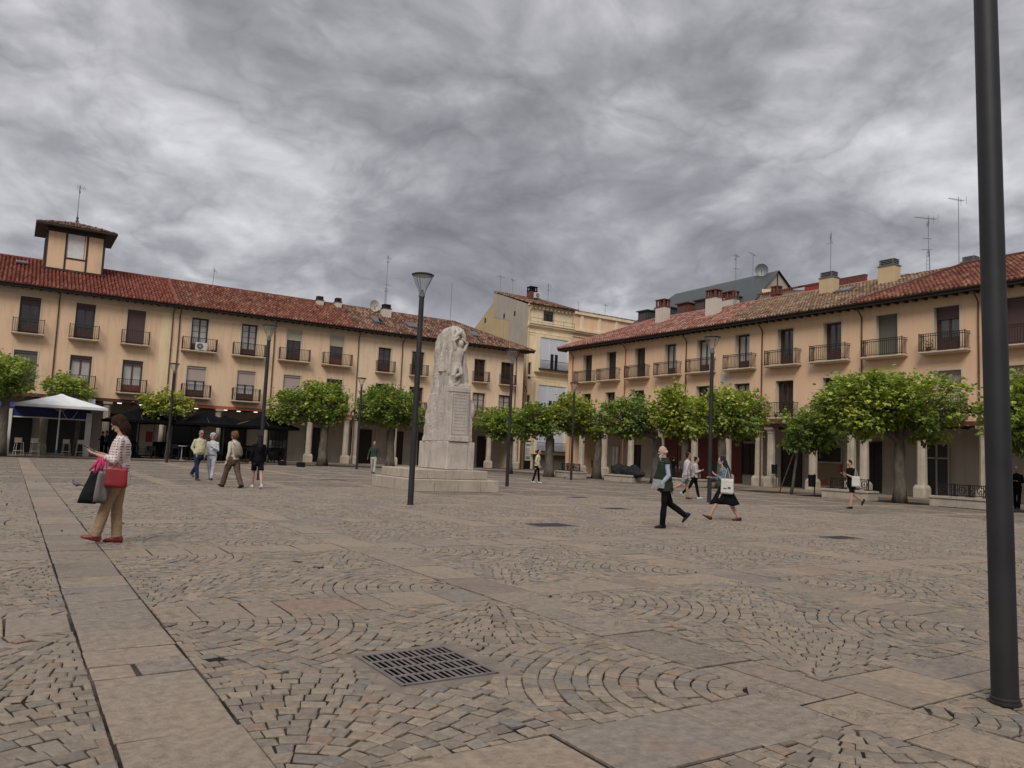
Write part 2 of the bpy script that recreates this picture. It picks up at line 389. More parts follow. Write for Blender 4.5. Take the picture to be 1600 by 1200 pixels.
XR, XP, XW = 1.1, 3.55, .58         # slab bands that run away from the camera
YC, YP, YW = 2.96, 3.81, .62        # slab bands that run across
def ang_ok(x, y, mg=1.6, half=38):
    d = hypot(x, y)
    if d < 2: return False
    u = x*RT2.x+y*RT2.y; f = x*FW2.x+y*FW2.y
    return abs(u) < max(f, 0)*math.tan(radians(half))+mg and f > 1.5
def near_block(x0, x1, y0, y1):
    return any(ang_ok(x, y, 3) for x in (x0, (x0+x1)/2, x1) for y in (y0, (y0+y1)/2, y1))
class Stones:
    def __init__(s): s.v = []; s.f = []; s.r = []
    def stone(s, pts, c, zt, tilt, rnd, zb=-.022):
        n = len(pts); cx = sum(p[0] for p in pts)/n; cy = sum(p[1] for p in pts)/n; b = len(s.v)
        tx, ty = R.uniform(-tilt, tilt), R.uniform(-tilt, tilt)
        for x, y in pts: s.v.append((x, y, zb))
        for x, y in pts:
            s.v.append((x, y, zt-c*.55+(x-cx)*tx+(y-cy)*ty))
        for x, y in pts:
            d = hypot(x-cx, y-cy) or 1; k = max(0, 1-c*1.4/d)
            x2, y2 = cx+(x-cx)*k, cy+(y-cy)*k; s.v.append((x2, y2, zt+(x2-cx)*tx+(y2-cy)*ty))
        for i in range(n):
            j = (i+1) % n; s.f.append((b+i, b+j, b+n+j, b+n+i)); s.f.append((b+n+i, b+n+j, b+2*n+j, b+2*n+i))
        s.f.append(tuple(b+2*n+i for i in range(n))); s.r += [rnd]*(3*n)
    def build(s, name, m_):
        me = bpy.data.meshes.new(name); me.from_pydata(s.v, [], s.f); me.materials.append(m_)
        me.attributes.new('rnd', 'FLOAT', 'POINT').data.foreach_set('value', s.r); me.update()
        return tag(link(name, me), kind='structure')
GX, GY = 2.43, 4.66                  # drain grate
def pave():
    cob = Stones(); far = MB(); slab = Stones()
    NEAR = 25
    for i in range(-14, 10):
        x0 = XR+XP*i; x1 = x0+XP-XW
        for j in range(-3, 14):
            y0 = YC+YP*j+YW/2; y1 = y0+YP-YW
            if not near_block(x0, x1, y0, y1) or (y0+y1)/2 > 52: continue
            if i > 8: continue
            dmin = min(hypot(x, y) for x in (x0, (x0+x1)/2, x1) for y in (y0, (y0+y1)/2, y1))
            if dmin > NEAR:
                far.quad((x0, y0, -.004), (x1, y0, -.004), (x1, y1, -.004), (x0, y1, -.004)); continue
            hx, hy = (x1-x0)/2, (y1-y0)/2
            for cx, cy, sx, sy in ((x0, y0, 1, 1), (x1, y0, -1, 1), (x0, y1, 1, -1), (x1, y1, -1, -1)):
                k = 0; r = R.uniform(.0, .02)
                while r < hypot(hx, hy):
                    wd = R.uniform(.098, .118); rm = r+wd/2
                    a_lo = math.acos(min(1, (hx+.02)/rm)) if rm > hx+.02 else 0
                    a_hi = math.asin(min(1, (hy+.02)/rm)) if rm > hy+.02 else pi/2
                    n = max(1, round((a_hi-a_lo)*rm/.108)); da = (a_hi-a_lo)/n
                    cuts = [a_lo+da*(q+(R.uniform(-.16, .16) if 0 < q < n else 0)) for q in range(n+1)]
                    if a_lo == 0 and k % 2 and n > 1: cuts = [a_lo]+[min(a_hi, c_+da*.45) for c_ in cuts[:-1]]+[a_hi]
                    g = .0042
                    for q in range(len(cuts)-1):
                        a0, a1 = cuts[q]+g/rm, cuts[q+1]-g/rm
                        if a1-a0 < .022/rm: continue
                        P = []
                        for rr, aa in ((r+g, a0), (r+g, a1), (r+wd-g, a1), (r+wd-g, a0)):
                            px = min(rr*cos(aa)+R.uniform(-.006, .006), hx+.045); py = min(rr*sin(aa)+R.uniform(-.006, .006), hy+.045)
                            px = max(px, .006); py = max(py, .006)
                            P.append((cx+sx*px, cy+sy*py))
                        mx, my = sum(p[0] for p in P)/4, sum(p[1] for p in P)/4
                        if not ang_ok(mx, my): continue
                        if abs(mx-GX-.02) < .44 and abs(my-GY) < .44: continue
                        if R.random() < .0008: continue
                        if sx*sy < 0: P = P[::-1]
                        d = hypot(mx, my)
                        cob.stone(P, R.uniform(.006, .012), R.uniform(-.006, .004), .05, R.random())
                    r += wd; k += 1
    def slab_run(a0, a1, b0, b1, alongx):
        a = a0
        while a < a1-.05:
            ln = R.choice([.3, .42, .5, .58, .66, .8, .95])*R.uniform(.9, 1.1)
            if a+ln > a1-.3: ln = a1-a
            splits = [b0, b1] if R.random() < .92 else [b0, b0+(b1-b0)*R.uniform(.4, .6), b1]
            for q in range(len(splits)-1):
                g = .010; j = lambda: R.uniform(-.0075, .0075)
                P = [(a+g+j(), splits[q]+g+j()), (a+ln-g+j(), splits[q]+g+j()), (a+ln-g+j(), splits[q+1]-g+j()), (a+g+j(), splits[q+1]-g+j())]
                if not alongx: P = [(y, x) for x, y in P][::-1]
                mx, my = sum(p[0] for p in P)/4, sum(p[1] for p in P)/4
                if ang_ok(mx, my, 2.5): slab.stone(P, R.uniform(.006, .011), R.uniform(-.004, .004), .010, R.random())
            a += ln
    for i in range(-14, 11):
        slab_run(-6, 52.5, XR+XP*(i-0)-XW, XR+XP*i, False)
    for j in range(-3, 14):
        yc = YC+YP*j
        for i in range(-14, 10):
            slab_run(XR+XP*i+.004, XR+XP*(i+1)-XW-.004, yc-YW/2, yc+YW/2, True)
    cob.build('paving_cobbles', M['cobble']); slab.build('paving_slabs', M['slab'])
    tag(far.build('paving_far_cobbles', M['farcob']), kind='structure')
    g = MB(); g.quad((-60, -30, -.011), (38, -30, -.011), (38, 56, -.011), (-60, 56, -.011)); tag(g.build('paving_bed', M['joint']), kind='structure')
    g = MB(); g.quad((-900, -900, -.016), (900, -900, -.016), (900, 900, -.016), (-900, 900, -.016)); tag(g.build('ground', M['ground']), kind='structure')
pave()

# arcade pavement: long slabs in front of and under both arcades
def arcade_paving():
    s = Stones()
    y = -6.
    while y < 58:
        w = R.uniform(.5, .8); x = 36.4+R.uniform(0, .3)
        while x < 46:
            l = R.uniform(.6, 1.1)
            s.stone([(x+.004, y+.004), (x+l-.004, y+.004), (x+l-.004, y+w-.004), (x+.004, y+w-.004)], .006, .004+R.uniform(-.002, .002), .004, R.random()); x += l
        y += w
    x = -16.
    while x < 36:
        w = R.uniform(.5, .8); y = 57.
        while y < 67:
            l = R.uniform(.6, 1.1)
            s.stone([(x+.004, y+.004), (x+w-.004, y+.004), (x+w-.004, y+l-.004), (x+.004, y+l-.004)], .006, .004+R.uniform(-.002, .002), .004, R.random()); y += l
        x += w
    s.build('pavement', M['slab'])
arcade_paving()

M['concrete'] = mat('concrete_patch', (.2, .16, .13), .9, fn=mottled((.20, .16, .125), (.13, .105, .082), 5, 7, 50, .7, .012))
M['cast'] = mat('cast_iron', (.085, .07, .062), .6, .4, fn=mottled((.20, .17, .155), (.14, .118, .108), 8, bscale=120, bstr=.2))
t = thing('drain_grate', 'large cast iron drain grate with four rows of slots set in the cobbles in front', 'drain grate', (GX, GY, 0))
b = MB(); b.cv = .5
b.bbox(-.46, .50, -.46, .46, -.02, -.003, .008); b.build('concrete_surround', M['concrete'], t)
# frame and bars
b = MB(); w, d = .33, .355; z0, z1 = -.002, .005
for s_ in (-1, 1):
    b.box(-w, w, s_*d-.014, s_*d+.014, z0, z1); b.box(s_*w-.014, s_*w+.014, -d-.014, d+.014, z0, z1+.0007)
b.build('frame', M['cast'], t)
b = MB()
rows = 4; sl = 15
for i in range(1, rows):
    yy = -d+2*d*i/rows; b.box(-w+.014, w-.014, yy-.015, yy+.015, z0, z1-.001)
for k in range(1, sl):
    xx = -w+2*w*k/sl; b.box(xx-(.013 if k % 3 == 0 else .0065), xx+(.013 if k % 3 == 0 else .0065), -d+.014, d-.014, z0, z1-.0018)
b.build('bars', M['cast'], t)
b = MB(); b.quad((-w, -d, -.0008), (w, -d, -.0008), (w, d, -.0008), (-w, d, -.0008)); b.build('shaft_opening', mat('drain_dark', (.004, .004, .004), 1, spec=0), t)
M['manh'] = mat('manhole_iron', (.05, .038, .036), .75, .2, fn=mottled((.055, .04, .038), (.035, .03, .03), 8, bscale=90, bstr=.4))
for lab, x, y, w, d in (('rusty square manhole cover in the cobbles left of the bearded old man', 9.4, 12.9, .45, .3), ('small dark access cover behind the nearer square cover, towards the monument', 14.6, 16.9, .35, .22),
                       ('dark rectangular access cover left of the monument steps', 11.6, 31.5, .55, .25), ('dark service cover on the right of the square in front of the tall tree', 14.4, 9.7, .40, .22),
                       ('small service cover between the monument and the man in the cream hoodie', 16.9, 21.6, .35, .22)):
    t = thing('manhole_cover', lab, 'manhole cover', (x, y, 0), 0, 'service covers set in the paving')
    b = MB(); b.bbox(-w-.05, w+.05, -d-.05, d+.05, -.01, .006, .004); b.build('frame', M['cast'], t)
    b = MB(); b.bbox(-w, w, -d, d, 0, .010, .004)
    for q in range(6): b.box(-w+.05, w-.05, -d+.04+q*(2*d-.08)/6, -d+.06+q*(2*d-.08)/6, .009, .013)
    b.build('lid', M['manh'], t)
# ------------------------------------------------------------------ facades. local frame of a building: x along the front, y into the building, z up
def wall_mb(s0, s1, z0, z1, holes, depth=.25, y=0.0):
    """front sheet with openings + their reveals"""
    b = MB()
    xs = sorted({s0, s1, *[h[0] for h in holes], *[h[1] for h in holes]}); zs = sorted({z0, z1, *[h[2] for h in holes], *[h[3] for h in holes]})
    for i in range(len(xs)-1):
        for j in range(len(zs)-1):
            cx, cz = (xs[i]+xs[i+1])/2, (zs[j]+zs[j+1])/2
            if any(h[0] < cx < h[1] and h[2] < cz < h[3] for h in holes): continue
            b.quad((xs[i], y, zs[j]), (xs[i+1], y, zs[j]), (xs[i+1], y, zs[j+1]), (xs[i], y, zs[j+1]))
    for a, c, e, f in (holes if False else ()):
        b.quad((a, y, e), (a, y+depth, e), (a, y+depth, f), (a, y, f)); b.quad((c, y+depth, e), (c, y, e), (c, y, f), (c, y+depth, f))
        b.quad((a, y, f), (a, y+depth, f), (c, y+depth, f), (c, y, f)); b.quad((a, y+depth, e), (a, y, e), (c, y, e), (c, y+depth, e))
    return b
CACHE = {}
def cached(key, fn):
    if key not in CACHE: CACHE[key] = fn()
    return CACHE[key]
def win_frame(w, h, leaves, door, wood, transoms, name):
    def f():
        b = MB(); t = .065; e = .055
        b.box(-w/2, w/2, 0, .07, h-t, h); b.box(-w/2, -w/2+t, 0, .07, 0, h-t); b.box(w/2-t, w/2, 0, .07, 0, h-t); b.box(-w/2+t, w/2-t, 0, .07, 0, t)
        iw = w-2*t
        for k in range(leaves):
            a = -w/2+t+iw*k/leaves+.004; c = -w/2+t+iw*(k+1)/leaves-.004
            b.box(a, a+e, .012, .055, t, h-t); b.box(c-e, c, .012, .055, t, h-t); b.box(a+e, c-e, .012, .055, t, t+e); b.box(a+e, c-e, .012, .055, h-t-e, h-t)
            if door: b.box(a+e, c-e, .02, .045, t+e, .62); b.box(a+e+.05, c-e-.05, .008, .02, t+e+.06, .56)
            for q in range(1, transoms+1):
                z = (.62 if door else t+e)+((h-t-e)-(.62 if door else t+e))*q/(transoms+1)
                b.box(a+e, c-e, .02, .045, z-.014, z+.014)
        return b.mesh(name, M[wood])
    return cached((w, h, leaves, door, wood, transoms, name), f)
def pane_mesh(w, h, kind): 
    return cached(('pane', w, h, kind), lambda: MB().box(-w/2+.06, w/2-.06, .047, .053, .06, h-.06).mesh('pane', M[kind]))
def shutter_mesh(w, h, frac, kind):
    def f():
        b = MB(); zb = h-.02-(h-.04)*frac
        b.box(-w/2+.02, w/2-.02, -.045, -.015, zb, h-.16); b.box(-w/2, w/2, -.11, -.002, h-.17, h)
        b.box(-w/2, -w/2+.03, -.06, -.004, 0, h-.17); b.box(w/2-.03, w/2, -.06, -.004, 0, h-.17); b.box(-w/2+.03, w/2-.03, -.055, -.01, zb, zb+.05)
        return b.mesh('shutter', M[kind])
    return cached(('sh', w, h, frac, kind), f)
def surround_mesh(w, h, sill, depth):
    def f():
        b = MB(); t = .11; p = .018
        b.box(-w/2-t, -w/2, -p, 0, 0, h+t); b.box(w/2, w/2+t, -p, 0, 0, h+t); b.box(-w/2, w/2, -p, 0, h, h+t)
        b.quad((-w/2, 0, 0), (-w/2, depth, 0), (-w/2, depth, h), (-w/2, 0, h)); b.quad((w/2, depth, 0), (w/2, 0, 0), (w/2, 0, h), (w/2, depth, h)); b.quad((-w/2, 0, h), (-w/2, depth, h), (w/2, depth, h), (w/2, 0, h)); b.quad((-w/2, depth, 0), (-w/2, 0, 0), (w/2, 0, 0), (w/2, depth, 0))
        if sill: b.box(-w/2-t-.03, w/2+t+.03, -.07, 0, -.1, 0)
        return b.mesh('window_surround', M['trim'])
    return cached(('sur', w, h, sill, depth), f)
def slab_mesh(bw, bd):
    def f():
        b = MB(); z = 0
        prof = [(0, -.02), (.035, -.06), (.07, -.11), (.10, -.16)]
        b.box(-bw/2, bw/2, -bd, 0, -.06, 0); b.box(-bw/2+.03, bw/2-.03, -bd+.03, 0, -.10, -.06); b.box(-bw/2+.09, bw/2-.09, -bd+.10, 0, -.14, -.10)
        return b.mesh('balcony_slab', M['trim'])
    return cached(('slab', bw, bd), f)
def rail_mesh(bw, bd, kind=0):
    def f():
        b = MB(); e = .05; w = bw/2-e; d = bd-e; H = .98 if kind != 3 else .6
        def bar(x, y, z0, z1, r=.011): b.box(x-r, x+r, y-r, y+r, z0, z1)
        for z in (.09, H-.12 if kind == 1 else .5*H if False else .09, H):
            b.box(-w, w, -d-.016, -d+.016, z-.018, z+.018)
            for s_ in (-1, 1): b.box(s_*w-.012, s_*w+.012, -d+.012, 0, z-.012, z+.012)
        if kind in (1, 2):
            z = H-.13
            b.box(-w, w, -d-.01, -d+.01, z-.008, z+.008)
            for s_ in (-1, 1): b.box(s_*w-.01, s_*w+.01, -d+.01, 0, z-.008, z+.008)
        n = int(2*w/.125)
        for i in range(n+1): bar(-w+2*w*i/n, -d, .09, H, .0115)
        for s_ in (-1, 1):
            m_ = max(2, int(d/.125))
            for i in range(1, m_): bar(s_*w, -d+d*i/m_, .09, H, .0115)
            bar(s_*w, -d, 0, H+.03, .022)
            b.sphere((s_*w, -d, H+.05), .025, n=6, m=4)
        if kind == 2:
            for i in range(n):
                x = -w+2*w*(i+.5)/n; b.tube([(x-.03, -d, H-.1), (x, -d, H-.04), (x+.03, -d, H-.1)], .006, 4)
        return b.mesh('railing', M['iron'])
    return cached(('rail', bw, bd, kind), f)

def place_window(par, s, z, w, h, depth, door=True, leaves=2, wood='wood', transoms=0, glass='glass', sh=0, shk='sh_brown', sill=False, rough=False, lab=None, opened=None):
    f = link('balcony_door' if door else 'window', win_frame(w, h, leaves, door, wood, transoms, 'balcony_door' if door else 'window'), par, (s, depth, z))
    if lab: f['label'] = lab
    link('pane', pane_mesh(w, h, glass), f)
    if sh: link('shutter', shutter_mesh(w, h, sh, shk), f, (0, 0, 0))
    link('surround', surround_mesh(w, h, sill, depth+.08), par, (s, 0, z))
    return f
def place_balcony(par, s, z, bw, bd=.55, kind=0):
    b = link('balcony', slab_mesh(bw, bd), par, (s, 0, z)); link('railing', rail_mesh(bw, bd, kind), b); return b
def pipe(par, s, z0, z1, m_='pipe', over=.75, y=-.07):
    b = MB(); b.tube([(s, -over, z1+.12), (s, -over*.8, z1-.05), (s+.0, y-.12, z1-.42), (s, y, z1-.62), (s, y, z0)], .045, 8)
    z = z0+.6
    while z < z1-1: b.lathe([(.056, 0), (.056, .05)], (s, y, z), 8); z += 1.9
    b.build('drainpipe', M[m_], par)

def tile_roof(par, name, m_, s0, s1, y0, z0, y1, z1, inside=None, back=None, period=.245, row=.42, chips=.0, lift=.05):
    """barrel tiles as real relief: cover tiles with gaps, stepped rows, one value per tile"""
    b = MB(); L = hypot(y1-y0, z1-z0); ny, nz = (y1-y0)/L, (z1-z0)/L
    n = int(round((s1-s0)/period)); rows = int(L/row)+1
    prof = [(-.5, -.02), (-.30, .05), (-.12, .11), (.12, .11), (.30, .05)]
    for k in range(rows):
        v0, v1 = k*row-.03, min((k+1)*row, L)
        for i in range(n):
            sc = s0+(i+.5)*period; 
            if inside and not inside(sc, (v0+v1)/2/L): continue
            b.cv = min(1, max(0, R.random()*.75+.25*noise.noise(Vector((sc*.35, k*.4, s0)))+.12)); jz = R.uniform(-.012, .012); js = R.uniform(-.014, .014)
            P = []
            for v, hh, sc2 in ((v0, lift+jz, 1.0), (v1, jz*.3, .86)):
                for u, h in prof+[(.5, -.02)]:
                    x = sc+js+u*period*sc2*(1 if abs(u) < .5 else 1); hz = h+hh
                    P.append((x, y0+ny*v-nz*hz, z0+nz*v+ny*hz))
            b.add(P, [(q, q+1, 7+q, 6+q) for q in range(5)]+[(0, 1, 2, 3, 4, 5)])
    b.cv = .1
    o = b.build(name, M[m_], par, attr=True)
    return o
def roof_deck(par, pts_list, name='roof_deck'):
    b = MB()
    for P in pts_list: b.poly(P)
    return b.build(name, M['darkwood'], par)
def eave(par, s0, s1, z, over, raft=.55, zr=None, gut=True, wall_y=0):
    """rafter ends, boarded soffit and gutter"""
    b = MB(); b.box(s0, s1, -over+.05, .3, z+.10, z+.13)
    s = s0+.2
    while s < s1: b.box(s-.06, s+.06, -over+.06, .1, z-.08, z+.10); s += raft
    b.box(s0, s1, -over-.01, -over+.05, z-.06, z+.16)
    o = b.build('eave', M['darkwood'], par)
    if gut:
        g = MB(); rs = []
        for sx in (s0, s1): rs.append([(sx, -over-.06+.07*cos(a), z+.14+.07*sin(a)) for a in [pi+pi*k/6 for k in range(7)]]+[(sx, -over-.06+.06*cos(a), z+.14+.06*sin(a)) for a in [2*pi-pi*k/6 for k in range(7)]])
        g.rings(rs); g.build('gutter', M['darkwood'], o)
    return o
def column(par, s, y=.28, w=.36, H=3.95, lab=None, m_='stone'):
    b = MB()
    b.bbox(-w*.88, w*.88, -w*.88, w*.88, 0, .55, .02); b.rings([[(x*k, y_*k, z) for x, y_ in ((-1, -1), (1, -1), (1, 1), (-1, 1))] for k, z in ((w*.86, .55), (w*.66, .72))], True)
    b.lathe([(w*.72, .7), (w*.70, 1.2), (w*.66, H-.42)], n=8, a0=pi/8)
    b.lathe([(w*.70, H-.42), (w*.76, H-.36), (w*.70, H-.32), (w*.80, H-.22), (w*.98, H-.16)], n=8, a0=pi/8)
    b.bbox(-w*.86, w*.86, -w*.86, w*.86, H-.16, H, .01)
    o = b.build('column', M[m_], par, (s, y, 0), attr=True); return o
M['stone'] = mat('weathered_stone', (.45, .40, .32), .9, spec=.2, fn=mottled((.50, .43, .34), (.33, .28, .22), 2.2, 7, 25, .5, .02, .35, .68, streak=(1, 1, .5)))
def shop_front(par, s0, s1, y, zt, kind='door', m_='dark', frame='darkwood', sill=0.0, lab=None):
    b = MB(); t = .09
    b.box(s0, s0+t, y-.12, y-.03, sill, zt); b.box(s1-t, s1, y-.12, y-.03, sill, zt); b.box(s0+t, s1-t, y-.12, y-.03, zt-t, zt)
    if kind == 'door':
        mid = (s0+s1)/2; b.box(mid-.05, mid+.05, y-.11, y-.03, sill, zt-t)
        if zt > 2.6: b.box(s0+t, s1-t, y-.11, y-.03, 2.25, 2.33)
    b.box(s0+t, s1-t, y-.11, y-.03, sill, sill+.1)
    f = b.build('shopfront' if kind != 'door' else 'shop_door', M[frame], par)
    if lab: f['label'] = lab
    p = MB(); p.box(s0+t, s1-t, y-.07, y-.04, sill+.1, zt-t); p.build('pane', M[m_], f)
    return f
def shell(par, s0, s1, depth, z0, z1, m_='arcade', left=True, right=True, back=True, wall='peach'):
    b = MB()
    if left: b.quad((s0, depth, 0), (s0, 0.02, 0), (s0, 0.02, z1), (s0, depth, z1))
    if right: b.quad((s1, .02, 0), (s1, depth, 0), (s1, depth, z1), (s1, .02, z1))
    if back: b.quad((s1, depth, 0), (s0, depth, 0), (s0, depth, z1), (s1, depth, z1))
    b.build('outer_wall', M[wall], par)
def arcade(par, s0, s1, y=3.8, H=4.22, beam='beam', holes=()):
    b = MB(); b.box(s0, s1, -.03, .55, 3.96, 4.20); b.build('beam', M[beam], par)
    b = MB(); b.quad((s0, .55, 4.1), (s1, .55, 4.1), (s1, y, 4.1), (s0, y, 4.1))
    s = s0+.3
    while s < s1: b.box(s-.07, s+.07, .56, y-.02, 3.98, 4.1); s += .8
    b.build('arcade_ceiling', M['darkwood'], par)
    b = MB(); b.quad((s0, y, 0), (s1, y, 0), (s1, y, 4.1), (s0, y, 4.1)); b.build('arcade_wall', M['arcade'], par)
def chimney(par, s, y, z0, z1, w=.6, d=.6, m_='chim', cap='brick', capz=.45, kind=0):
    b = MB(); b.box(-w/2, w/2, -d/2, d/2, z0, z1-capz); o = b.build('chimney', M[m_], par, (s, y, 0))
    c = MB(); c.box(-w/2-.05, w/2+.05, -d/2-.05, d/2+.05, z1-capz, z1-capz+.05)
    if kind == 0:      # brick pot with openings
        for a, e in ((-1, -1), (1, -1), (-1, 1), (1, 1), (0, -1), (0, 1)): c.box(a*w*.42-.06, a*w*.42+.06, e*d*.42-.06, e*d*.42+.06, z1-capz+.05, z1-.1)
        c.box(-w/2-.04, w/2+.04, -d/2-.04, d/2+.04, z1-.1, z1-.03); c.box(-.3*w, .3*w, -.3*d, .3*d, z1-capz+.05, z1-.1)
    else:              # stack of louvre slabs
        n = 4
        for k in range(n): c.box(-w/2+.04, w/2-.04, -d/2+.04, d/2-.04, z1-capz+.09+k*(capz-.1)/n, z1-capz+.13+k*(capz-.1)/n)
        for a in (-1, 1):
            for e in (-1, 1): c.box(a*w*.38-.04, a*w*.38+.04, e*d*.38-.04, e*d*.38+.04, z1-capz+.05, z1-.08)
        c.box(-.25*w, .25*w, -.25*d, .25*d, z1-capz+.05, z1-.12)
    c.build('chimney_cap', M[cap], o); return o
def skylight(par, s, y, z, w, l, pitch):
    b = MB(); Mx = Matrix.Translation((s, y, z)) @ Matrix.Rotation(pitch, 4, 'X')
    b.box(-w/2, w/2, -l/2, l/2, .1, .2, Mx); o = b.build('skylight', M['zinc'], par)
    g = MB(); g.box(-w/2+.08, w/2-.08, -l/2+.08, l/2-.08, .2, .215, Mx); g.build('pane', M['glass'], o)

# ---------------- left row (three houses joined), front plane y = 63.48
LY = 63.48; LX0 = -14.0
def house_left(name, label, cat, x0, x1, wallm, wins, cols, beam, roofm, pipes, left=False, right=False, hip=False, hang='peach'):
    t = thing(name, label, cat, (x0, LY, 0), 0, 'arcaded houses round the square'); o = lambda x: x-x0; W = x1-x0
    holes = []; dep = .18
    for w in wins: holes.append((o(w['x'])-w['w']/2, o(w['x'])+w['w']/2, w['z'], w['z']+w['h']))
    wall_mb(0, W, 4.2, 11.55, holes, dep+.08).build('wall', M[wallm], t)
    b = MB(); b.box(0, W, -.03, 0, 11.05, 11.52); b.box(0, W, -.05, -.03, 11.05, 11.09); b.build('cornice', M['trim'], t)
    for w in wins:
        kw = {k: v for k, v in w.items() if k not in ('x', 'z', 'w', 'h', 'bw', 'rk')}
        place_window(t, o(w['x']), w['z'], w['w'], w['h'], dep, **kw)
        if w.get('bw'): place_balcony(t, o(w['x']), w['z'], w['bw'], .6, w.get('rk', 0))
    arcade(t, 0, W, beam=beam)
    for c in cols: column(t, o(c))
    shell(t, 0, W, 10, 0, 11.5, left=left, right=right, wall=wallm)
    if not hip:
        tile_roof(t, 'roof', roofm, 0, W, -.85, 11.62, 5.02, 14.55)
        roof_deck(t, [[(0, -.8, 11.6), (W, -.8, 11.6), (W, 5.02, 14.5), (0, 5.02, 14.5)], [(W, 10.8, 11.6), (0, 10.8, 11.6), (0, 5.02, 14.5), (W, 5.02, 14.5)]])
        b = MB(); b.tube([(0, 5.02, 14.56), (W, 5.02, 14.56)], .12, 8); b.cv = .4; b.build('ridge_tiles', M[roofm], t, attr=True)
    else:
        hx = W-5.4; e = W+.75
        tile_roof(t, 'roof', roofm, 0, e, -.85, 11.62, 5.02, 14.55, inside=lambda s, v: s < e-(e-hx)*v+.05)
        tile2 = thing_child = link('hip_roof', None, t, (e, -.85, 0), pi/2)
        roof_deck(t, [[(0, -.8, 11.6), (e, -.8, 11.6), (hx, 5.02, 14.5), (0, 5.02, 14.5)], [(e, 10.8, 11.6), (0, 10.8, 11.6), (0, 5.02, 14.5), (hx, 5.02, 14.5)], [(e, -.8, 11.6), (e, 10.8, 11.6), (hx, 5.02, 14.5)]])
        tile_roof(tile2, 'hip_tiles', roofm, 0, 11.7, -.0, 11.62, e-hx, 14.55, inside=lambda s, v: abs(s-5.85) < 5.87*(1-v)+.05)
        b = MB(); b.tube([(0, 5.02, 14.56), (hx, 5.02, 14.56), (e, -.85, 11.7)], .12, 8); b.cv = .5; b.build('ridge_tiles', M[roofm], t, attr=True)
        b = MB(); b.box(W+.02, e, 0, 10.6, 11.6, 11.66); b.build('side_soffit', M['darkwood'], t)
    eave(t, 0, W+(.7 if hip else 0), 11.52, .8)
    for p in pipes: pipe(t, o(p[0]), p[1], 11.5, p[2] if len(p) > 2 else 'pipe')
    return t
UP, LO = 8.32, 4.70
def wn(x, up=True, w=1.24, h=None, bw=1.95, rk=0, **k):
    d = dict(x=x, z=UP if up else LO, w=w, h=h or (2.62 if up else 2.44), bw=bw, rk=rk); d.update(k); return d
A = house_left('arcaded_house', 'peach arcaded house on the left with bright red tiles and a rooftop lantern tower', 'house', LX0, 9.95, 'peach',
    [wn(-3.2, sh=.4), wn(.51, sh=.2, shk='sh_brown'), wn(3.93, sh=.16), wn(7.29, sh=.985, shk='sh_mauve'), wn(-3.2, False, sh=.3), wn(.53, False, w=1.4, sh=.97, shk='sh_grey', bw=0), wn(3.93, False, wood='redwood', glass='glass_c', sh=.14, shk='sh_mauve', w=1.38, bw=2.05), wn(7.32, False, wood='redwood', glass='glass_c', sh=.14, shk='sh_mauve', w=1.38, bw=2.05),
     wn(-6.8), wn(-6.8, False), wn(-10.4), wn(-10.4, False)],
    [-9.5, -5.8, -2.0, 2.0, 5.9, 9.75], 'beam', 'tile_red', [(2.23, 4.2), (9.8, .0)], left=True)
B = house_left('arcaded_house', 'peach arcaded house above the black parasols, air conditioner on its top left balcony', 'house', 9.95, 24.73, 'peach2',
    [wn(11.81, bw=2.6, transoms=3, glass='glass_c'), wn(15.59, bw=2.6, transoms=3, glass='glass_c'), wn(19.26, bw=2.6, sh=.33, shk='sh_cream', glass='glass'), wn(22.96, bw=2.6, sh=.36, shk='sh_cream', wood='redwood'),
     wn(11.81, False, w=1.42, sh=.45, shk='sh_pink', bw=2.2, rk=2, glass='glass_c'), wn(15.6, False, w=1.42, sh=.45, shk='sh_pink', bw=2.2, rk=2, glass='glass_c'), wn(19.3, False, w=1.42, sh=.6, shk='sh_pink', bw=2.2, rk=2), wn(22.96, False, w=1.38, sh=.97, shk='sh_mauve', bw=2.2, rk=2)],
    [13.75, 17.45, 21.15, 24.4], 'beam2', 'tile_mid', [(10.3, .0), (17.6, 4.2)])
C = house_left('arcaded_house', 'pale cream arcaded house behind the monument with three skylights in its old roof', 'house', 24.73, 42.3, 'cream',
    [wn(x, w=1.22, h=2.22, bw=1.75, transoms=2, wood='wood', z=8.14) for x in (27.42, 30.7, 34.0, 37.27, 40.3)]+[wn(x, False, w=1.38, h=2.36, bw=1.8, rk=1, transoms=2, glass=g, wood='redwood', z=4.76) for x, g in ((27.42, 'glass'), (30.7, 'glass'), (34.0, 'glass_c'), (37.33, 'glass_c'), (40.25, 'glass_c'))],
    [25.2, 28.9, 32.2, 35.5, 38.85, 41.9], 'beam', 'tile_old', [(24.9, .0), (29.09, 4.2), (41.4, 4.2)], right=True, hip=True)
# plaster strip between the first two houses
b = MB(); b.box(9.0-LX0, 9.93-LX0, -.02, 0, 4.25, 11.04); b.build('corner_strip', M['yellow'], A)
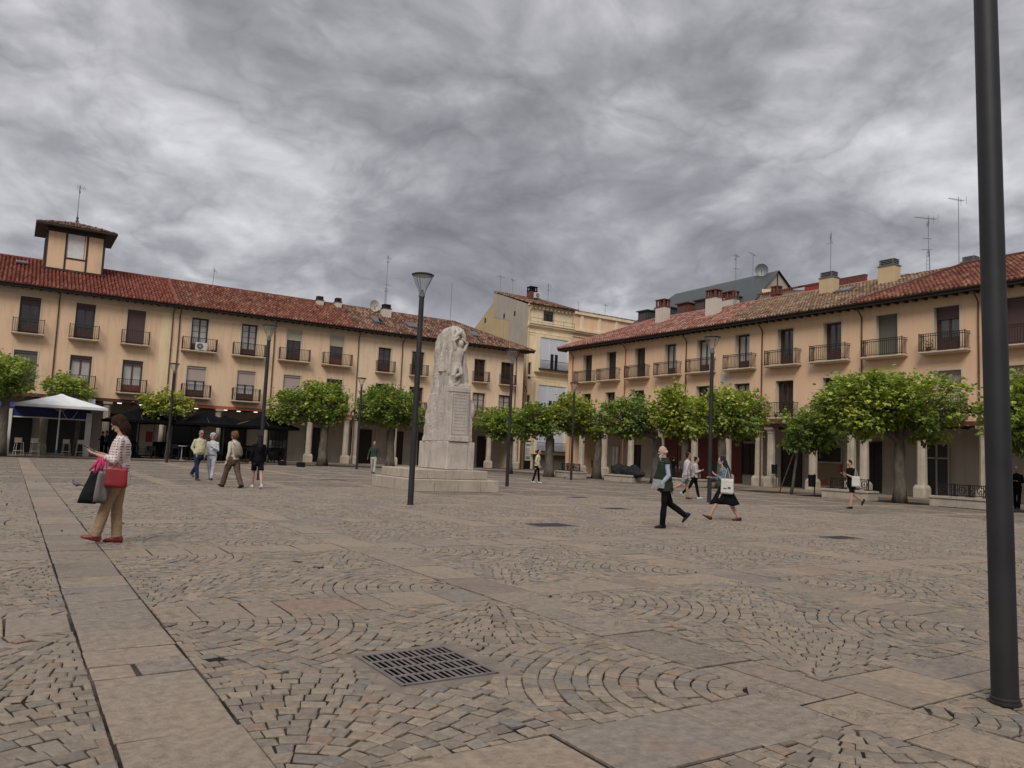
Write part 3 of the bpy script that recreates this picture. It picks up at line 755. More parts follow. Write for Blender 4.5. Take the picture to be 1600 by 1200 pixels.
# arcade shops of the left row
def fr(par, x0, a, c, *args, **k): return shop_front(par, a-x0, c-x0, 3.8, *args, **k)
for a, c in ((-9, -6.4), (-5.3, -2.5), (-1.5, 1.4), (2.4, 5.2), (6.4, 9.2)): fr(A, LX0, a, c, 3.2, 'window')
for a, c in ((10.4, 13.2), (14.2, 16.9), (18.2, 20.4)): fr(B, 9.95, a, c, 3.2, 'window')
fr(B, 9.95, 22.0, 23.6, 3.0, 'door')
for a, c, k in ((26.2, 28.2, 'door'), (29.8, 31.4, 'door'), (33, 34.8, 'window'), (36.6, 38.3, 'door'), (39.6, 41.2, 'door')): fr(C, 24.73, a, c, 3.1, k)
b = MB(); b.box(28.6-24.73, 29.6-24.73, 3.72, 3.79, 0, 3.4); b.build('wall_panel', M['arcade'], C)

# rooftop lantern tower of the first house
tw = link('tower', None, A, (1.1-LX0, 3.0, 0))
W_, D_ = 3.9, 3.6
b = wall_mb(0, W_, 13.2, 16.9, [(1.35, 2.55, 14.75, 16.6)], .1); b.quad((0, D_, 13.2), (0, 0, 13.2), (0, 0, 16.9), (0, D_, 16.9)); b.quad((W_, 0, 13.2), (W_, D_, 13.2), (W_, D_, 16.9), (W_, 0, 16.9)); b.quad((W_, D_, 13.2), (0, D_, 13.2), (0, D_, 16.9), (W_, D_, 16.9))
b.build('tower_wall', M['peach'], tw)
b = MB()
for x in (0.0, 1.25, 2.65, W_-.13): b.box(x, x+.13, -.03, 0, 13.2, 16.6)
b.box(1.38, 2.65, -.028, 0, 14.6, 14.72); b.box(0, W_, -.032, 0, 16.55, 16.9)
for y in (0, 1.8, D_-.13): b.box(-.03, 0, y, y+.13, 13.2, 16.6); b.box(W_, W_+.03, y, y+.13, 13.2, 16.6)
b.build('timber_frame', M['darkwood'], tw)
b = MB(); b.box(1.38, 2.52, .04, .08, 14.75, 16.55); b.build('white_blind', M['white'], tw)
b = MB(); c0, c1, d0, d1, z0, z1 = -.75, W_+.75, -.75, D_+.75, 16.85, 17.75; cx, cy = W_/2, D_/2
b.box(c0, c1, d0, d1, z0, z0+.12)
b.build('tower_soffit', M['darkwood'], tw)
b = MB(); n = 26
for side in range(4):
    for i in range(n):
        for k in range(7):
            v0, v1 = k/7, (k+1)/7; u = (i+.5)/n*2-1
            if abs(u) > 1-(v0+v1)/2+.02: continue
            b.cv = R.random(); hw = 1/n*.95
            def pt(uu, v, h):
                ex, ey = (c1-c0)/2, (d1-d0)/2
                if side == 0: x, y = uu*ex, -ey*(1-v)
                elif side == 1: x, y = ex*(1-v), uu*ey
                elif side == 2: x, y = uu*ex, ey*(1-v)
                else: x, y = -ex*(1-v), uu*ey
                return (cx+x, cy+y, z0+.12+(z1-z0)*v+h)
            b.add([pt(u-hw, v0, .04), pt(u, v0, .12), pt(u+hw, v0, .04), pt(u-hw, v1, .0), pt(u, v1, .08), pt(u+hw, v1, .0)], [(0, 1, 4, 3), (1, 2, 5, 4), (0, 1, 2)])
b.build('tower_roof', M['tile_old'], tw, attr=True)
b = MB(); b.poly([(c0, d0, z0+.1), (c1, d0, z0+.1), (cx, cy, z1+.1)]); b.poly([(c1, d0, z0+.1), (c1, d1, z0+.1), (cx, cy, z1+.1)]); b.poly([(c1, d1, z0+.1), (c0, d1, z0+.1), (cx, cy, z1+.1)]); b.poly([(c0, d1, z0+.1), (c0, d0, z0+.1), (cx, cy, z1+.1)]); b.build('tower_roof_deck', M['darkwood'], tw)
b = MB(); b.lathe([(.12, 0), (.07, .12), (.14, .22), (.05, .36), (.1, .5), (.03, .62), (.004, 1.05)], (cx, cy, z1+.05), 8); b.build('finial', M['iron'], tw)
b = MB(); b.box(-.15, W_+.15, -.14, .0, 13.62, 13.78); b.build('flashing', M['tile_mid'], tw)
PT = math.atan2(14.55-11.62, 5.87)
for x in (-3.2, -.25, 2.45, 3.95, ): skylight(A, x-LX0, 3.3, 13.78, .75, .45, PT)
for x, y, k in ((27.2, 1.6, .95), (30.6, 1.6, 1.0), (37.3, 1.6, .85)): skylight(C, x-24.73, y, 11.62+(y+.85)*.4992+.03, k, 1.3, PT)
chimney(B, 22.57-9.95, 4.2, 13.6, 14.95, .6, .6, 'chim', 'darkwood', .42, 1); chimney(B, 24.3-9.95, 4.2, 13.6, 15.05, .55, .6, 'chim', 'darkwood', .45, 1)
chimney(C, 28.75-24.73, 3.4, 13.2, 15.0, .8, .7, 'chim', 'darkwood', .5, 1); chimney(B, .5, 5.6, 14.2, 14.75, .8, .5, 'brick', 'darkwood', .12, 0)
b = MB(); b.tube([(0, -.85, 11.72), (0, 5.02, 14.64)], .10, 8); b.cv = .4; b.build('verge_tiles', M['tile_mid'], B, attr=True)

# ---------------- right row, front plane x = 42.25; local x = -world y
RX = 42.25
def house_right(name, label, y_far, y_near, wins, cols, pipes, far_hip=False, roofs=(), wallm='peach_r'):
    t = thing(name, label, 'house', (RX, y_far, 0), -pi/2, 'arcaded houses round the square'); o = lambda y: y_far-y; W = y_far-y_near
    holes = []; dep = .34
    for w in wins: holes.append((o(w['x'])-w['w']/2, o(w['x'])+w['w']/2, w['z'], w['z']+w['h']))
    wall_mb(0, W, 4.2, 11.15, holes, dep+.08).build('wall', M[wallm], t)
    b = MB(); b.box(0, W, -.025, 0, 10.72, 11.1); b.box(0, W, -.045, -.025, 10.72, 10.76); b.build('cornice', M['peach2'], t)
    for w in wins:
        kw = {k: v for k, v in w.items() if k not in ('x', 'z', 'w', 'h', 'bw', 'rk')}
        place_window(t, o(w['x']), w['z'], w['w'], w['h'], dep, **kw)
        if w.get('bw'): place_balcony(t, o(w['x']), w['z'], w['bw'], .6, w.get('rk', 0))
    arcade(t, 0, W)
    for c in cols: column(t, o(c), w=.38)
    shell(t, 0, W, 11.0, 0, 11.1, left=far_hip, right=not far_hip, wall=wallm)
    eave(t, -.7 if far_hip else 0, W, 11.05, .78)
    for p in pipes: pipe(t, o(p[0]), p[1], 11.05, p[2] if len(p) > 2 else 'pipe')
    return t
def wr(y, up=True, **k):
    d = dict(x=y, z=8.0 if up else 4.55, w=1.24, h=2.45, bw=2.55 if up else 2.3, rk=1 if up else 0, wood='wood'); d.update(k); return d
D = house_right('arcaded_house', 'long peach arcaded house on the right with deep balcony doors and pink lichened tiles', 56.0, 27.2,
    [wr(53.25), wr(50.05), wr(46.5), wr(43.05, glass='glass_c'), wr(39.67, glass='glass_c'), wr(36.06, glass='glass_c'), wr(32.5), wr(29.04),
     wr(53.25, False, bw=0), wr(50.05, False, bw=0), wr(46.5, False, bw=0), wr(43.05, False), wr(39.65, False, w=1.3), wr(36.05, False, w=1.35, glass='glass_s', transoms=1), wr(32.54, False, w=1.38), wr(29.02, False, w=1.35)],
    [54.0, 50.9, 47.56, 44.1, 40.6, 37.45, 34.75, 33.75, 30.55, 27.9], [(55.3, 0., 'pipe_o'), (48.18, 0., 'pipe_o'), (41.33, 0.), (34.33, 0.)], far_hip=True)
E_ = house_right('arcaded_house', 'near peach arcaded house at the right edge with wide blinds and red brown tiles', 27.2, -4.,
    [wr(25.5, sh=.975, shk='sh_grey', h=2.48, w=1.3), wr(22.07, sh=.27, shk='sh_mauve', h=2.5, w=1.36), wr(18.5, sh=.975, shk='sh_mauve', h=2.5, w=1.36), wr(15., h=2.5), wr(11.5, h=2.5), wr(8, h=2.5), wr(4.5, h=2.5), wr(1, h=2.5),
     wr(25.5, False, w=1.48, sh=.97, shk='sh_pink', h=2.42), wr(22.07, False, w=1.5, sh=.97, shk='sh_pink', h=2.42), wr(18.5, False, w=1.48, sh=.97, shk='sh_pink'), wr(15, False), wr(11.5, False)],
    [27.07, 23.62, 20.3, 17, 13.6, 10.2, 6.8, 3.4], [(27.04, 4.2), (20.4, 4.2)])
# roofs of the right row share one slope: eave (y -.8, z 11.25) to ridge (y 5.25, z 13.95)
ev = (-.85, 11.2, 5.25, 13.95)
W1 = 56.0-27.2
tile_roof(D, 'roof', 'tile_pink', -.75, 20, *ev, inside=lambda s, v: s > -.75+6.1*v-.05 and s < 19.2-2.2*v)
tile_roof(D, 'roof', 'tile_ol', 16, W1+3.7, *ev, inside=lambda s, v: s >= 19.2-2.2*v and s < W1+3.6*v)
tile_roof(E_, 'roof', 'tile_mid', 0, 31.2, *ev, inside=lambda s, v: s >= 3.6*v)
h2 = link('hip_roof_far', None, D, (-.75, 11.35, 0), -pi/2)
tile_roof(h2, 'hip_tiles', 'tile_pink', 0, 12.2, 0, 11.2, 6.1, 13.95, inside=lambda s, v: abs(s-6.1) < 6.12*(1-v))
roof_deck(D, [[(-.7, -.8, 11.17), (W1, -.8, 11.17), (W1, 5.25, 13.9), (5.4, 5.25, 13.9)], [(W1, 11.3, 11.17), (-.7, 11.3, 11.17), (5.4, 5.25, 13.9), (W1, 5.25, 13.9)], [(-.7, -.8, 11.17), (5.4, 5.25, 13.9), (-.7, 11.3, 11.17)]])
roof_deck(E_, [[(0, -.8, 11.17), (31.2, -.8, 11.17), (31.2, 5.25, 13.9), (0, 5.25, 13.9)], [(31.2, 11.3, 11.17), (0, 11.3, 11.17), (0, 5.25, 13.9), (31.2, 5.25, 13.9)]])
b = MB(); b.cv = .6; b.tube([(-.75, -.85, 11.28), (5.4, 5.25, 14.0), (W1, 5.25, 13.98)], .12, 8); b.build('ridge_tiles', M['tile_pink'], D, attr=True)
b = MB(); b.cv = .1; b.tube([(0, -.85, 11.3), (3.6, 5.25, 14.06), (31.2, 5.25, 14.0)], .14, 8); b.build('ridge_tiles', M['tile_mid'], E_, attr=True)
def zr(y): return 11.2+(y+.85)*2.75/6.1
chimney(D, 56-31.9, 3.75, 12.4, 14.8, 1.05, .7, 'chim_y', 'zinc', .5, 1); chimney(D, 56-27.6, 3.75, 12.4, 14.85, 1.1, .7, 'chim_y', 'zinc', .52, 1)
chimney(E_, 27.2-23.6, 5.75, 13.3, 14.6, .8, .7, 'chim_y', 'zinc', .4, 1)
chimney(D, 56-47.4, 3.25, 12.2, 15.05, 1.05, .7, 'chim', 'brick', .72, 0); chimney(D, 56-41.3, 2.75, 12.0, 14.85, 1.05, .7, 'chim', 'brick', .66, 0); chimney(D, 56-41.9, 5.3, 13.2, 15.2, 1.3, .7, 'chim', 'brick', .7, 0)
chimney(D, 56-44.9, 6.3, 13.0, 14.5, .8, .6, 'chim', 'brick', .5, 0); chimney(D, 56-37.9, 5.9, 13.0, 15.1, .6, .5, 'brick', 'brick', .7, 0)
skylight(D, 56-30.3, 3.2, zr(3.2)+.03, 1.1, 1.0, math.atan2(2.75, 6.1))
b = MB(); b.box(56-37.4-.6, 56-37.4+.35, -.006, 0, 6.9, 7.8); b.build('plaster_patch', M['reveal_g'], D)
# shops under the right arcade
def fd(par, yf, a, c, *args, **k): return shop_front(par, yf-a, yf-c, 3.8, *args, **k)
fd(D, 56, 54.0, 53.0, 2.6, 'door', 'white', 'greyw' if False else 'arcade', lab='pale metal door')
fd(D, 56, 51.6, 50.2, 2.7, 'door'); fd(D, 56, 48.6, 47.8, 2.9, 'door')
for y in (46.6, 44.6):
    b = MB(); b.box(56-y-.9, 56-y+.9, 3.66, 3.79, 0, 3.6); b.build('red_shopfront', M['redshop'], D)
for y in (42.6, 40.2):
    b = MB(); b.box(56-y-1.1, 56-y+1.1, 3.66, 3.79, 0, 3.6); b.build('red_shopfront', M['redshop'], D)
fd(D, 56, 39.1, 37.7, 2.95, 'door', sill=.7); b = MB(); b.box(56-39.6, 56-37.4, 3.5, 3.78, 3.15, 3.45); b.build('shop_sign', M['dark'], D)
fd(D, 56, 35.6, 33.9, 2.8, 'door', 'dark', 'darkwood')
fd(D, 56, 32.8, 30.8, 2.9, 'window', 'dark', 'arcade', sill=1.75)
b = MB(); b.box(56-32.75, 56-30.85, 3.68, 3.79, .35, 1.7); b.build('display_panel', mat('ochre_display_panel', (.24, .18, .10), .6, fn=mottled((.26, .20, .11), (.30, .09, .05), .9, 2, bstr=0, lo=.5, hi=.56)), D)
fd(D, 56, 29.2, 28.1, 3.2, 'door')
fd(E_, 27.2, 25.4, 23.9, 3.2, 'door', 'dark', 'arcade'); fd(E_, 27.2, 19.6, 17.9, 3.2, 'door'); fd(E_, 27.2, 15, 12, 3.2, 'window')

# round ceiling lights under the left arcade
M['lit'] = mat('lit_lamp_disc', (.8, .8, .75), .5); M['lit'].node_tree.nodes['Principled BSDF'].inputs['Emission Color'].default_value = (1, .93, .8, 1); M['lit'].node_tree.nodes['Principled BSDF'].inputs['Emission Strength'].default_value = .9
for par, x0, xs in ((A, LX0, (3.2, 4.6, 6.8, 8.4)), (B, 9.95, (10.9, 12.4, 14.5, 15.7, 16.9, 18.6, 20))):
    for k, x in enumerate(xs):
        b = MB(); b.lathe([(.14, 0), (.16, .03), (.16, .06)], (x-x0, 1.4+.7*(k % 2), 3.92), 12); b.build('ceiling_light', M['lit'], par)
# ---------------- houses behind the corner
t = thing('apartment_house', 'tall cream apartment house with white shuttered bay windows behind the corner', 'house', (44.3, 66, 0))
W = 5.9; X0 = 44.3; o = lambda x: x-X0
hol = [(o(46.2), o(47.55), 15.6, 16.7)]
wall_mb(0, W, 0, 17.2, hol+[(.25, .6, 9.2, 11.0), (.25, .6, 6.0, 7.6)], .2).build('wall', M['cream_back'], t)
place_window(t, o(46.88), 15.6, 1.3, 1.1, .15, False, 2, 'darkwood', 0, 'glass', sh=.3, shk='sh_grey')
for z, h in ((9.2, 1.8), (6.0, 1.6)): place_window(t, .425, z, .34, h, .12, False, 1, 'darkwood')
b = MB()
for z0, z1, p in ((14.75, 14.9, .12), (14.9, 15.1, .3), (15.1, 15.2, .4)): b.box(-.05, W+.05, -p, 0, z0, z1)
b.build('cornice', M['cream_back'], t); b = MB(); b.box(-.05, W+.05, -.2, 0, 17.0, 17.2)
for k in range(12): b.box(.15+k*.5, .35+k*.5, -.26, -.0, 16.75, 17.0)
b.build('eaves_cornice', M['cream_back'], t)
for z0, z1, p in ((9.55, 9.75, .05), (14.2, 14.28, .05), (9.2, 9.28, .04), (13.95, 14.0, .04)): b = MB(); b.box(-.05, W+.05, -p, 0, z0, z1); b.build('string_course', M['cream_back'], t)
b = MB(); 
for z in (15.32, 15.7): b.tube([(.1, -.36, z), (W-.1, -.36, z)], .018, 5)
for k in range(5): b.tube([(.1+k*(W-.2)/4, -.36, 15.2), (.1+k*(W-.2)/4, -.36, 15.75)], .018, 5)
b.build('railing', M['iron'], t)
for z0, z1 in ((10.45, 13.75), (5.6, 8.75), (1.9+.0, 4.6)):
    bay = MB(); bay.box(.95, 5.35, -.5, 0, z0-.35, z0); bay.box(.95, 5.35, -.5, 0, z1, z1+.3); bay.box(.95, 1.35, -.5, 0, z0, z1); bay.box(4.95, 5.35, -.5, 0, z0, z1); bay.box(1.35, 4.95, -.2, 0, z0, z1)
    bo = bay.build('bay', M['cream_back'], t)
    q = MB(); hh = z1-z0
    q.box(1.35, 4.95, -.42, -.36, z0+.02+hh*.0, z1)
    q.build('white_shutters', M['sh_white'], bo)
    q = MB()
    for x in (1.35, 2.55, 3.75, 4.9): q.box(x, x+.05, -.46, -.425, z0, z1)
    q.build('shutter_guides', M['white'], bo)
    q = MB(); q.box(2.75, 3.1, -.47, -.43, z0, z0+hh*.5); q.box(3.3, 3.65, -.47, -.43, z0, z0+hh*.5)
    q.build('pane', M['glass'], bo)
    q = MB(); q.box(1.3, 5.0, -.72, -.70, z0+.85, z0+.89); q.box(1.3, 5.0, -.72, -.70, z0+.06, z0+.1)
    for k in range(34): q.box(1.3+k*.112, 1.316+k*.112, -.72, -.70, z0+.1, z0+.85)
    q.box(1.2, 5.1, -.75, -.5, z0-.08, z0+.02)
    q.build('railing', M['iron'], bo)
# party wall and roof
b = MB(); b.poly([(0, 0.02, 0), (0, 0.02, 17.1), (0, 7.1, 19.45), (0, 7.1, 18.15), (0, 13.2, 14.7), (0, 13.2, 0)]); b.build('party_wall', M['ochre'], t)
b = MB(); b.poly([(-.02, .02, 10), (-.02, .02, 17.1), (-.02, 6.9, 19.4), (-.02, 6.9, 16.6), (-.02, 3.6, 15.8), (-.02, 3.4, 10)]); b.build('wall_render_patch', M['greyw'], t)
b = MB()
for y, z in ((8.7, 16.2), (4.7, 16.2), (2.6, 16.2)): b.box(-.04, -.021, y-.16, y+.16, z, z+.5)
b.build('wall_vents', M['dark'], t)
tile_roof(t, 'roof', 'tile_old', -.1, W+.3, -.5, 17.15, 7.1, 19.5)
roof_deck(t, [[(0, -.5, 17.1), (W, -.5, 17.1), (W, 7.1, 19.45), (0, 7.1, 19.45)], [(0, 7.1, 18.2), (W, 7.1, 18.2), (W, 14, 14.2), (0, 14, 14.2)]])
b = MB(); b.quad((W, 7.12, 18.1), (0, 7.12, 18.1), (0, 7.12, 19.45), (W, 7.12, 19.45)); b.build('step_wall', M['ochre'], t)
b = MB(); b.quad((W, 0, 0), (W, 14, 0), (W, 14, 14.5), (W, 0, 17.1)); b.poly([(W, 0, 17.1), (W, 14, 14.5), (W, 7.1, 19.45)]); b.quad((W, 14, 0), (0, 14, 0), (0, 14, 14.5), (W, 14, 14.5)); b.build('outer_wall', M['cream_back'], t)
chimney(t, 3.4, 4.5, 17.6, 20.2, .9, .8, 'brick', 'black', .55, 0)
pipe(t, .12, 0.2, 17.0, 'chim_y', .3); pipe(t, 5.75, .2, 16.8, 'chim_y', .3); pipe(t, -.0, .2, 8.4, 'pipe', .1, -.2)
# ground floor shops of this house
for a, c, h in ((.15, 1.0, 2.9), (1.3, 3.2, 2.7), (3.5, 5.7, 2.7)):
    b = MB(); b.box(a, c, -.02, .04, 0, h); b.build('metal_shutter', M['sh_grey'] if a > 1 else M['dark'], t)
b = MB(); b.box(3.4, 5.8, -.1, -.02, 2.75, 3.1); b.build('shop_awning_rail', M['beam'], t)
b = MB(); b.box(.28, .98, -.07, -.03, .85, 2.75); n_ = b.build('notice_board', M['white'], t)
b = MB(); b.box(.36, .9, -.08, -.071, 2.35, 2.55); b.box(.36, .9, -.08, -.071, .98, 1.3)
for k in range(6): b.box(.36, .86, -.08, -.071, 1.45+k*.13, 1.49+k*.13)
b.build('notice_text', mat('pale_green_print', (.16, .28, .22), .6), n_)
def scribble(par, pts_sets, m_, r=.018, name='graffiti'):
    b = MB()
    for P in pts_sets: b.tube(P, r, 5)
    b.build(name, m_, par)
S_ = []
rr = random.Random(3)
for k in range(7):
    x0 = 3.7+k*.26; S_.append([(x0+.12*cos(a*1.0+k)+.02*a, -.05, 1.75+.16*sin(a*1.3+k*.7)) for a in [q*.55 for q in range(9)]])
scribble(t, S_, mat('graffiti_white_paint', (.45, .45, .47), .7))

t = thing('apartment_house', 'ochre house seen over the right arcaded roof, just right of the tall cream house', 'house', (50.4, 72, 0))
W = 26
b = wall_mb(0, W, 0, 18.4, [(3.1, 4.6, 12.6, 14.4), (8.1, 9.6, 12.6, 14.4)], .25); b.quad((0, 12, 0), (0, 0, 0), (0, 0, 18.4), (0, 12, 18.4)); b.quad((W, 0, 0), (W, 12, 0), (W, 12, 18.4), (W, 0, 18.4)); b.quad((W, 12, 0), (0, 12, 0), (0, 12, 18.4), (W, 12, 18.4))
b.build('wall', M['peach'], t)
b = MB(); b.box(-.1, W, -.25, 0, 18.3, 18.6); b.box(-.1, W, -.45, 0, 16.25, 16.5); b.box(-.1, W, -.3, 0, 16.05, 16.25); b.box(0, W, -.1, 0, 15.6, 15.7)
for k in range(10): b.box(k*2.7, k*2.7+.4, -.12, 0, 16.5, 18.3)
b.build('cornice', M['cream_back'], t)
for x in (3.85, 8.85):
    place_window(t, x, 12.6, 1.4, 1.7, .18, False)
    b = MB(); b.rings([[(x+1.0*cos(a)*s_, -.08, 14.3+.8*sin(a)*s_) for a in [pi*q/10 for q in range(11)]] for s_ in (.85, 1.0)], cap=False, closed=False); b.build('window_arch', M['cream_back'], t)
tile_roof(t, 'roof', 'tile_old', 0, W, -.1, 18.62, 6, 20.0, row=.6, period=.4)
roof_deck(t, [[(0, 0, 18.5), (W, 0, 18.5), (W, 6, 19.95), (0, 6, 19.95)], [(0, 6, 19.95), (W, 6, 19.95), (W, 12, 18.4), (0, 12, 18.4)]])

# slate roofed block behind the right row: ridge runs along y at x = 60
t = thing('slate_roofed_block', 'dark slate mansard roofed block with grey gable rising behind the right arcaded houses', 'house', (56, 68, 0), -pi/2)
Ly = 20.8   # from y 68 down to 47.2
b = MB(); b.quad((0, 0, 0), (Ly, 0, 0), (Ly, 0, 14.6), (0, 0, 14.6)); b.quad((0, 9, 0), (0, 0, 0), (0, 0, 14.6), (0, 9, 14.6)); b.quad((Ly, 9, 0), (0, 9, 0), (0, 9, 14.6), (Ly, 9, 14.6))
b.build('wall', M['greyw'], t)
b = MB(); b.poly([(Ly, 0, 0), (Ly, 8.5, 0), (Ly, 8.5, 16.6), (Ly, 4.0, 19.85), (Ly, 1.6, 17.6), (Ly, -.6, 15.2)]); b.build('gable_wall', M['arcade'] if False else M['greyw'], t)
b = MB(); b.box(Ly+.0, Ly+.04, 4.0, 4.12, 6, 19.6); b.build('gable_pipe', M['iron'], t)
b = MB()
b.quad((6, 1.6, 17.6), (Ly+.25, 1.6, 17.6), (Ly+.25, 4, 19.95), (7.4, 4, 19.75)); b.quad((3.2, -.6, 15.3), (Ly+.25, -.6, 15.3), (Ly+.25, 1.6, 17.62), (6, 1.6, 17.62)); b.quad((Ly+.25, 8.5, 16.6), (3, 8.5, 16.6), (7.4, 4, 19.75), (Ly+.25, 4, 19.95))
b.poly([(6, 1.6, 17.6), (7.4, 4, 19.75), (2.2, 8.5, 16.6), (3.2, -.6, 15.3)]); b.quad((1.5, -1.6, 15.0), (Ly, -1.6, 14.9), (Ly, -.5, 15.3), (3.2, -.5, 15.3))
b.build('roof', M['slate'], t)
b = MB(); b.box(-1.5, Ly, -2.0, -.3, 14.7, 14.82)
for k in range(30): b.box(-1.4+k*.72, -1.3+k*.72, -2.05, -.3, 14.55, 14.7)
b.build('eave', M['darkwood'], t)
for x in (7.2, 10, 13, 15.4, 18.2):
    b = MB(); b.box(x-.75, x+.75, -.5, 1.4, 15.6, 17.2); b.box(x-.9, x+.9, -.7, 1.5, 17.2, 17.3); d_ = b.build('dormer', M['slate'] if x != 13 else M['brick'], t)
    b = MB(); b.box(x-.5, x+.5, -.56, -.501, 15.8, 16.95); b.build('shutter', M['sh_mauve'] if x < 16 else M['white'], d_)
b = MB()
t = thing('red_firewall', 'red painted firewall with crumbling brick edge behind the first tan chimney', 'wall', (55, 46.2, 0), -pi/2)
b = MB(); b.poly([(5, 1, 0), (10.6, 1, 0), (10.6, 1, 16.8), (8.2, 1, 16.9), (5, 1, 16.75)]); b.poly([(5, 1.3, 0), (5, 1.3, 16.75), (8.2, 1.3, 16.9), (10.6, 1.3, 16.8), (10.6, 1.3, 0)]); b.quad((10.6, 1, 0), (10.6, 1.3, 0), (10.6, 1.3, 16.8), (10.6, 1, 16.8)); b.quad((5, 1.3, 0), (5, 1, 0), (5, 1, 16.75), (5, 1.3, 16.75)); b.build('painted_wall', M['flash'], t)
b = MB(); b.box(4.98, 10.62, .96, 1.34, 16.8, 16.95); b.poly([(8.4, .97, 16.85), (8.0, .97, 16.3), (9.2, .97, 16.0), (10.62, .97, 15.6), (10.62, .97, 16.85)]); b.build('brick_edge', M['brick'], t)
t = thing('rooftop_penthouse', 'small pale rooftop hut with tiled slope right of the slate gable', 'house', (57, 46.8, 0), -pi/2)
b = MB(); b.poly([(0.3, 0, 0), (6, 0, 0), (6, 0, 16.6), (0.3, 0, 17.6)]); b.poly([(.3, 5, 0), (.3, 5, 17.9), (6, 5, 16.9), (6, 5, 0)]); b.quad((6, 0, 0), (6, 5, 0), (6, 5, 16.9), (6, 0, 16.6)); b.build('wall', M['cream_back'], t)
tile_roof(t, 'roof', 'tile_mid', 0, 6.2, -.3, 17.0, 3, 17.9)

# ---------------- antennas and dishes
def antenna(label, x, y, z0, z1, arms, dish=None, lean=0, lattice=0):
    t = thing('roof_antenna', label, 'antenna', (x, y, z0), R.uniform(-.4, .4), 'antennas on the roofs')
    H = z1-z0; b = MB()
    if lattice:
        for a in range(3): b.tube([(.13*cos(a*2.09), .13*sin(a*2.09), 0), (.09*cos(a*2.09), .09*sin(a*2.09), lattice*.9), (0, 0, lattice)], .014, 5)
        for k in range(int(lattice/.25)):
            for a in range(3): b.tube([(.11*cos(a*2.09), .11*sin(a*2.09), k*.25), (.11*cos(a*2.09+2.09), .11*sin(a*2.09+2.09), k*.25+.12)], .007, 4)
    b.tube([(0, 0, 0 if not lattice else lattice*.7), (lean*H, 0, H)], .022, 6); b.build('mast', M['mast'], t)
    for zz, L, n, el, az in arms:
        b = MB(); c = Vector((lean*zz, 0, zz)); u = Vector((cos(az), sin(az), 0)); w = Vector((-sin(az), cos(az), 0))
        b.tube([c-u*L*.35, c+u*L*.65], .014, 5)
        for k in range(n):
            p = c-u*L*.3+u*L*.9*k/max(1, n-1); l = el*(1-.35*k/max(1, n-1)); v = w if el > 0 else Vector((0, 0, 1)); l = abs(l)
            b.tube([p-v*l/2, p+v*l/2], .008, 4)
        if L > .9: p = c-u*L*.35; b.tube([p+Vector((0, 0, -.25))-w*.2, p+Vector((0, 0, .25))-w*.2], .01, 4); b.tube([p+Vector((0, 0, -.25))+w*.2, p+Vector((0, 0, .25))+w*.2], .01, 4)
        b.build('aerial', M['mast'], t)
    return t
Y = [(.0, 1.2, 8, .35, .3)]
def arms(H, *l): return [(H+a, b_, c, d, e) for a, b_, c, d, e in l]
antenna('tall mast with grid aerial on the lantern tower roof', 2.95, 66.5, 17.0, 20.4, arms(3.4, (-.15, .7, 6, -.55, .5), (-.45, .6, 4, -.4, 1.4)), lattice=.8)
antenna('small forked aerial on the ridge of the house above the black parasols', 13.25, 67.5, 14.2, 15.9, arms(1.7, (-.2, .9, 5, -.6, .6)), lean=.05)
antenna('tall lattice mast with stacked aerials beside the dish and chimney', 28.6, 66.8, 13.6, 19.6, arms(6, (-.2, .8, 6, -.5, .5), (-.6, .6, 5, .4, 1.), (-2.8, .7, 4, .4, .2), (-3.4, .5, 3, .5, 1.2)), lattice=3)
antenna('thin single whip mast rising behind the monument', 37.8, 71, 13, 19.2, arms(6.2, (-.3, .2, 2, .1, 0)))
antenna('leftmost aerial on the party wall of the tall cream house', 44.6, 72.3, 18.9, 21.3, arms(2.4, (-.15, 1.1, 8, .4, .5)))
antenna('second aerial on the cream house, a plain bent yagi', 46.3, 72.4, 19.2, 21.2, arms(2, (-.15, 1.0, 7, .4, 3.4)))
antenna('small forked aerial at the right end of the cream house roof', 49.2, 69.5, 18.0, 20.7, arms(2.7, (-.3, .6, 5, -.6, .4), (-.8, .5, 3, .3, 1)))
antenna('little aerial on the ochre house behind the tall cream house', 60.8, 73.5, 18.6, 20.6, arms(2, (-.2, .8, 6, .4, .4)))
antenna('thin stub aerial on the ochre house near the right row', 57.0, 74, 18.8, 20.4, arms(1.6, (-.2, .3, 2, .2, .4)))
antenna('white lattice mast with round aerial beside the brick chimney pots', 47, 40.9, 13.6, 18.0, arms(4.4, (-.15, .9, 6, .5, .5), (-.4, .6, 5, -.5, 1.2), (-1.2, .6, 3, .4, .2)), lattice=2.2)
antenna('long armed yagi on a bare pole left of the satellite dish', 58, 48.4, 18.6, 21.5, arms(2.9, (-.1, 1.6, 9, .35, 3.5)))
antenna('slim leaning aerial over the first tan chimney', 46, 31.8, 14.6, 17.5, arms(2.9, (-.3, .4, 4, -.7, .5), (-.7, .5, 3, -.4, 1.2)), lean=.04)
antenna('large lattice mast with long yagi over the second tan chimney', 47.5, 25.9, 13.9, 17.6, arms(3.7, (-.2, 1.5, 10, .45, 2.6), (-.5, .7, 5, -.5, .6), (-1.5, .5, 3, .3, 2.4), (-2.2, .6, 3, .3, 2.2)), lattice=1.5)
antenna('aerial tip beside the near lamp post at the right', 48, 24.3, 13.6, 18.5, arms(4.9, (-.2, 1.2, 8, .4, 2.8)))
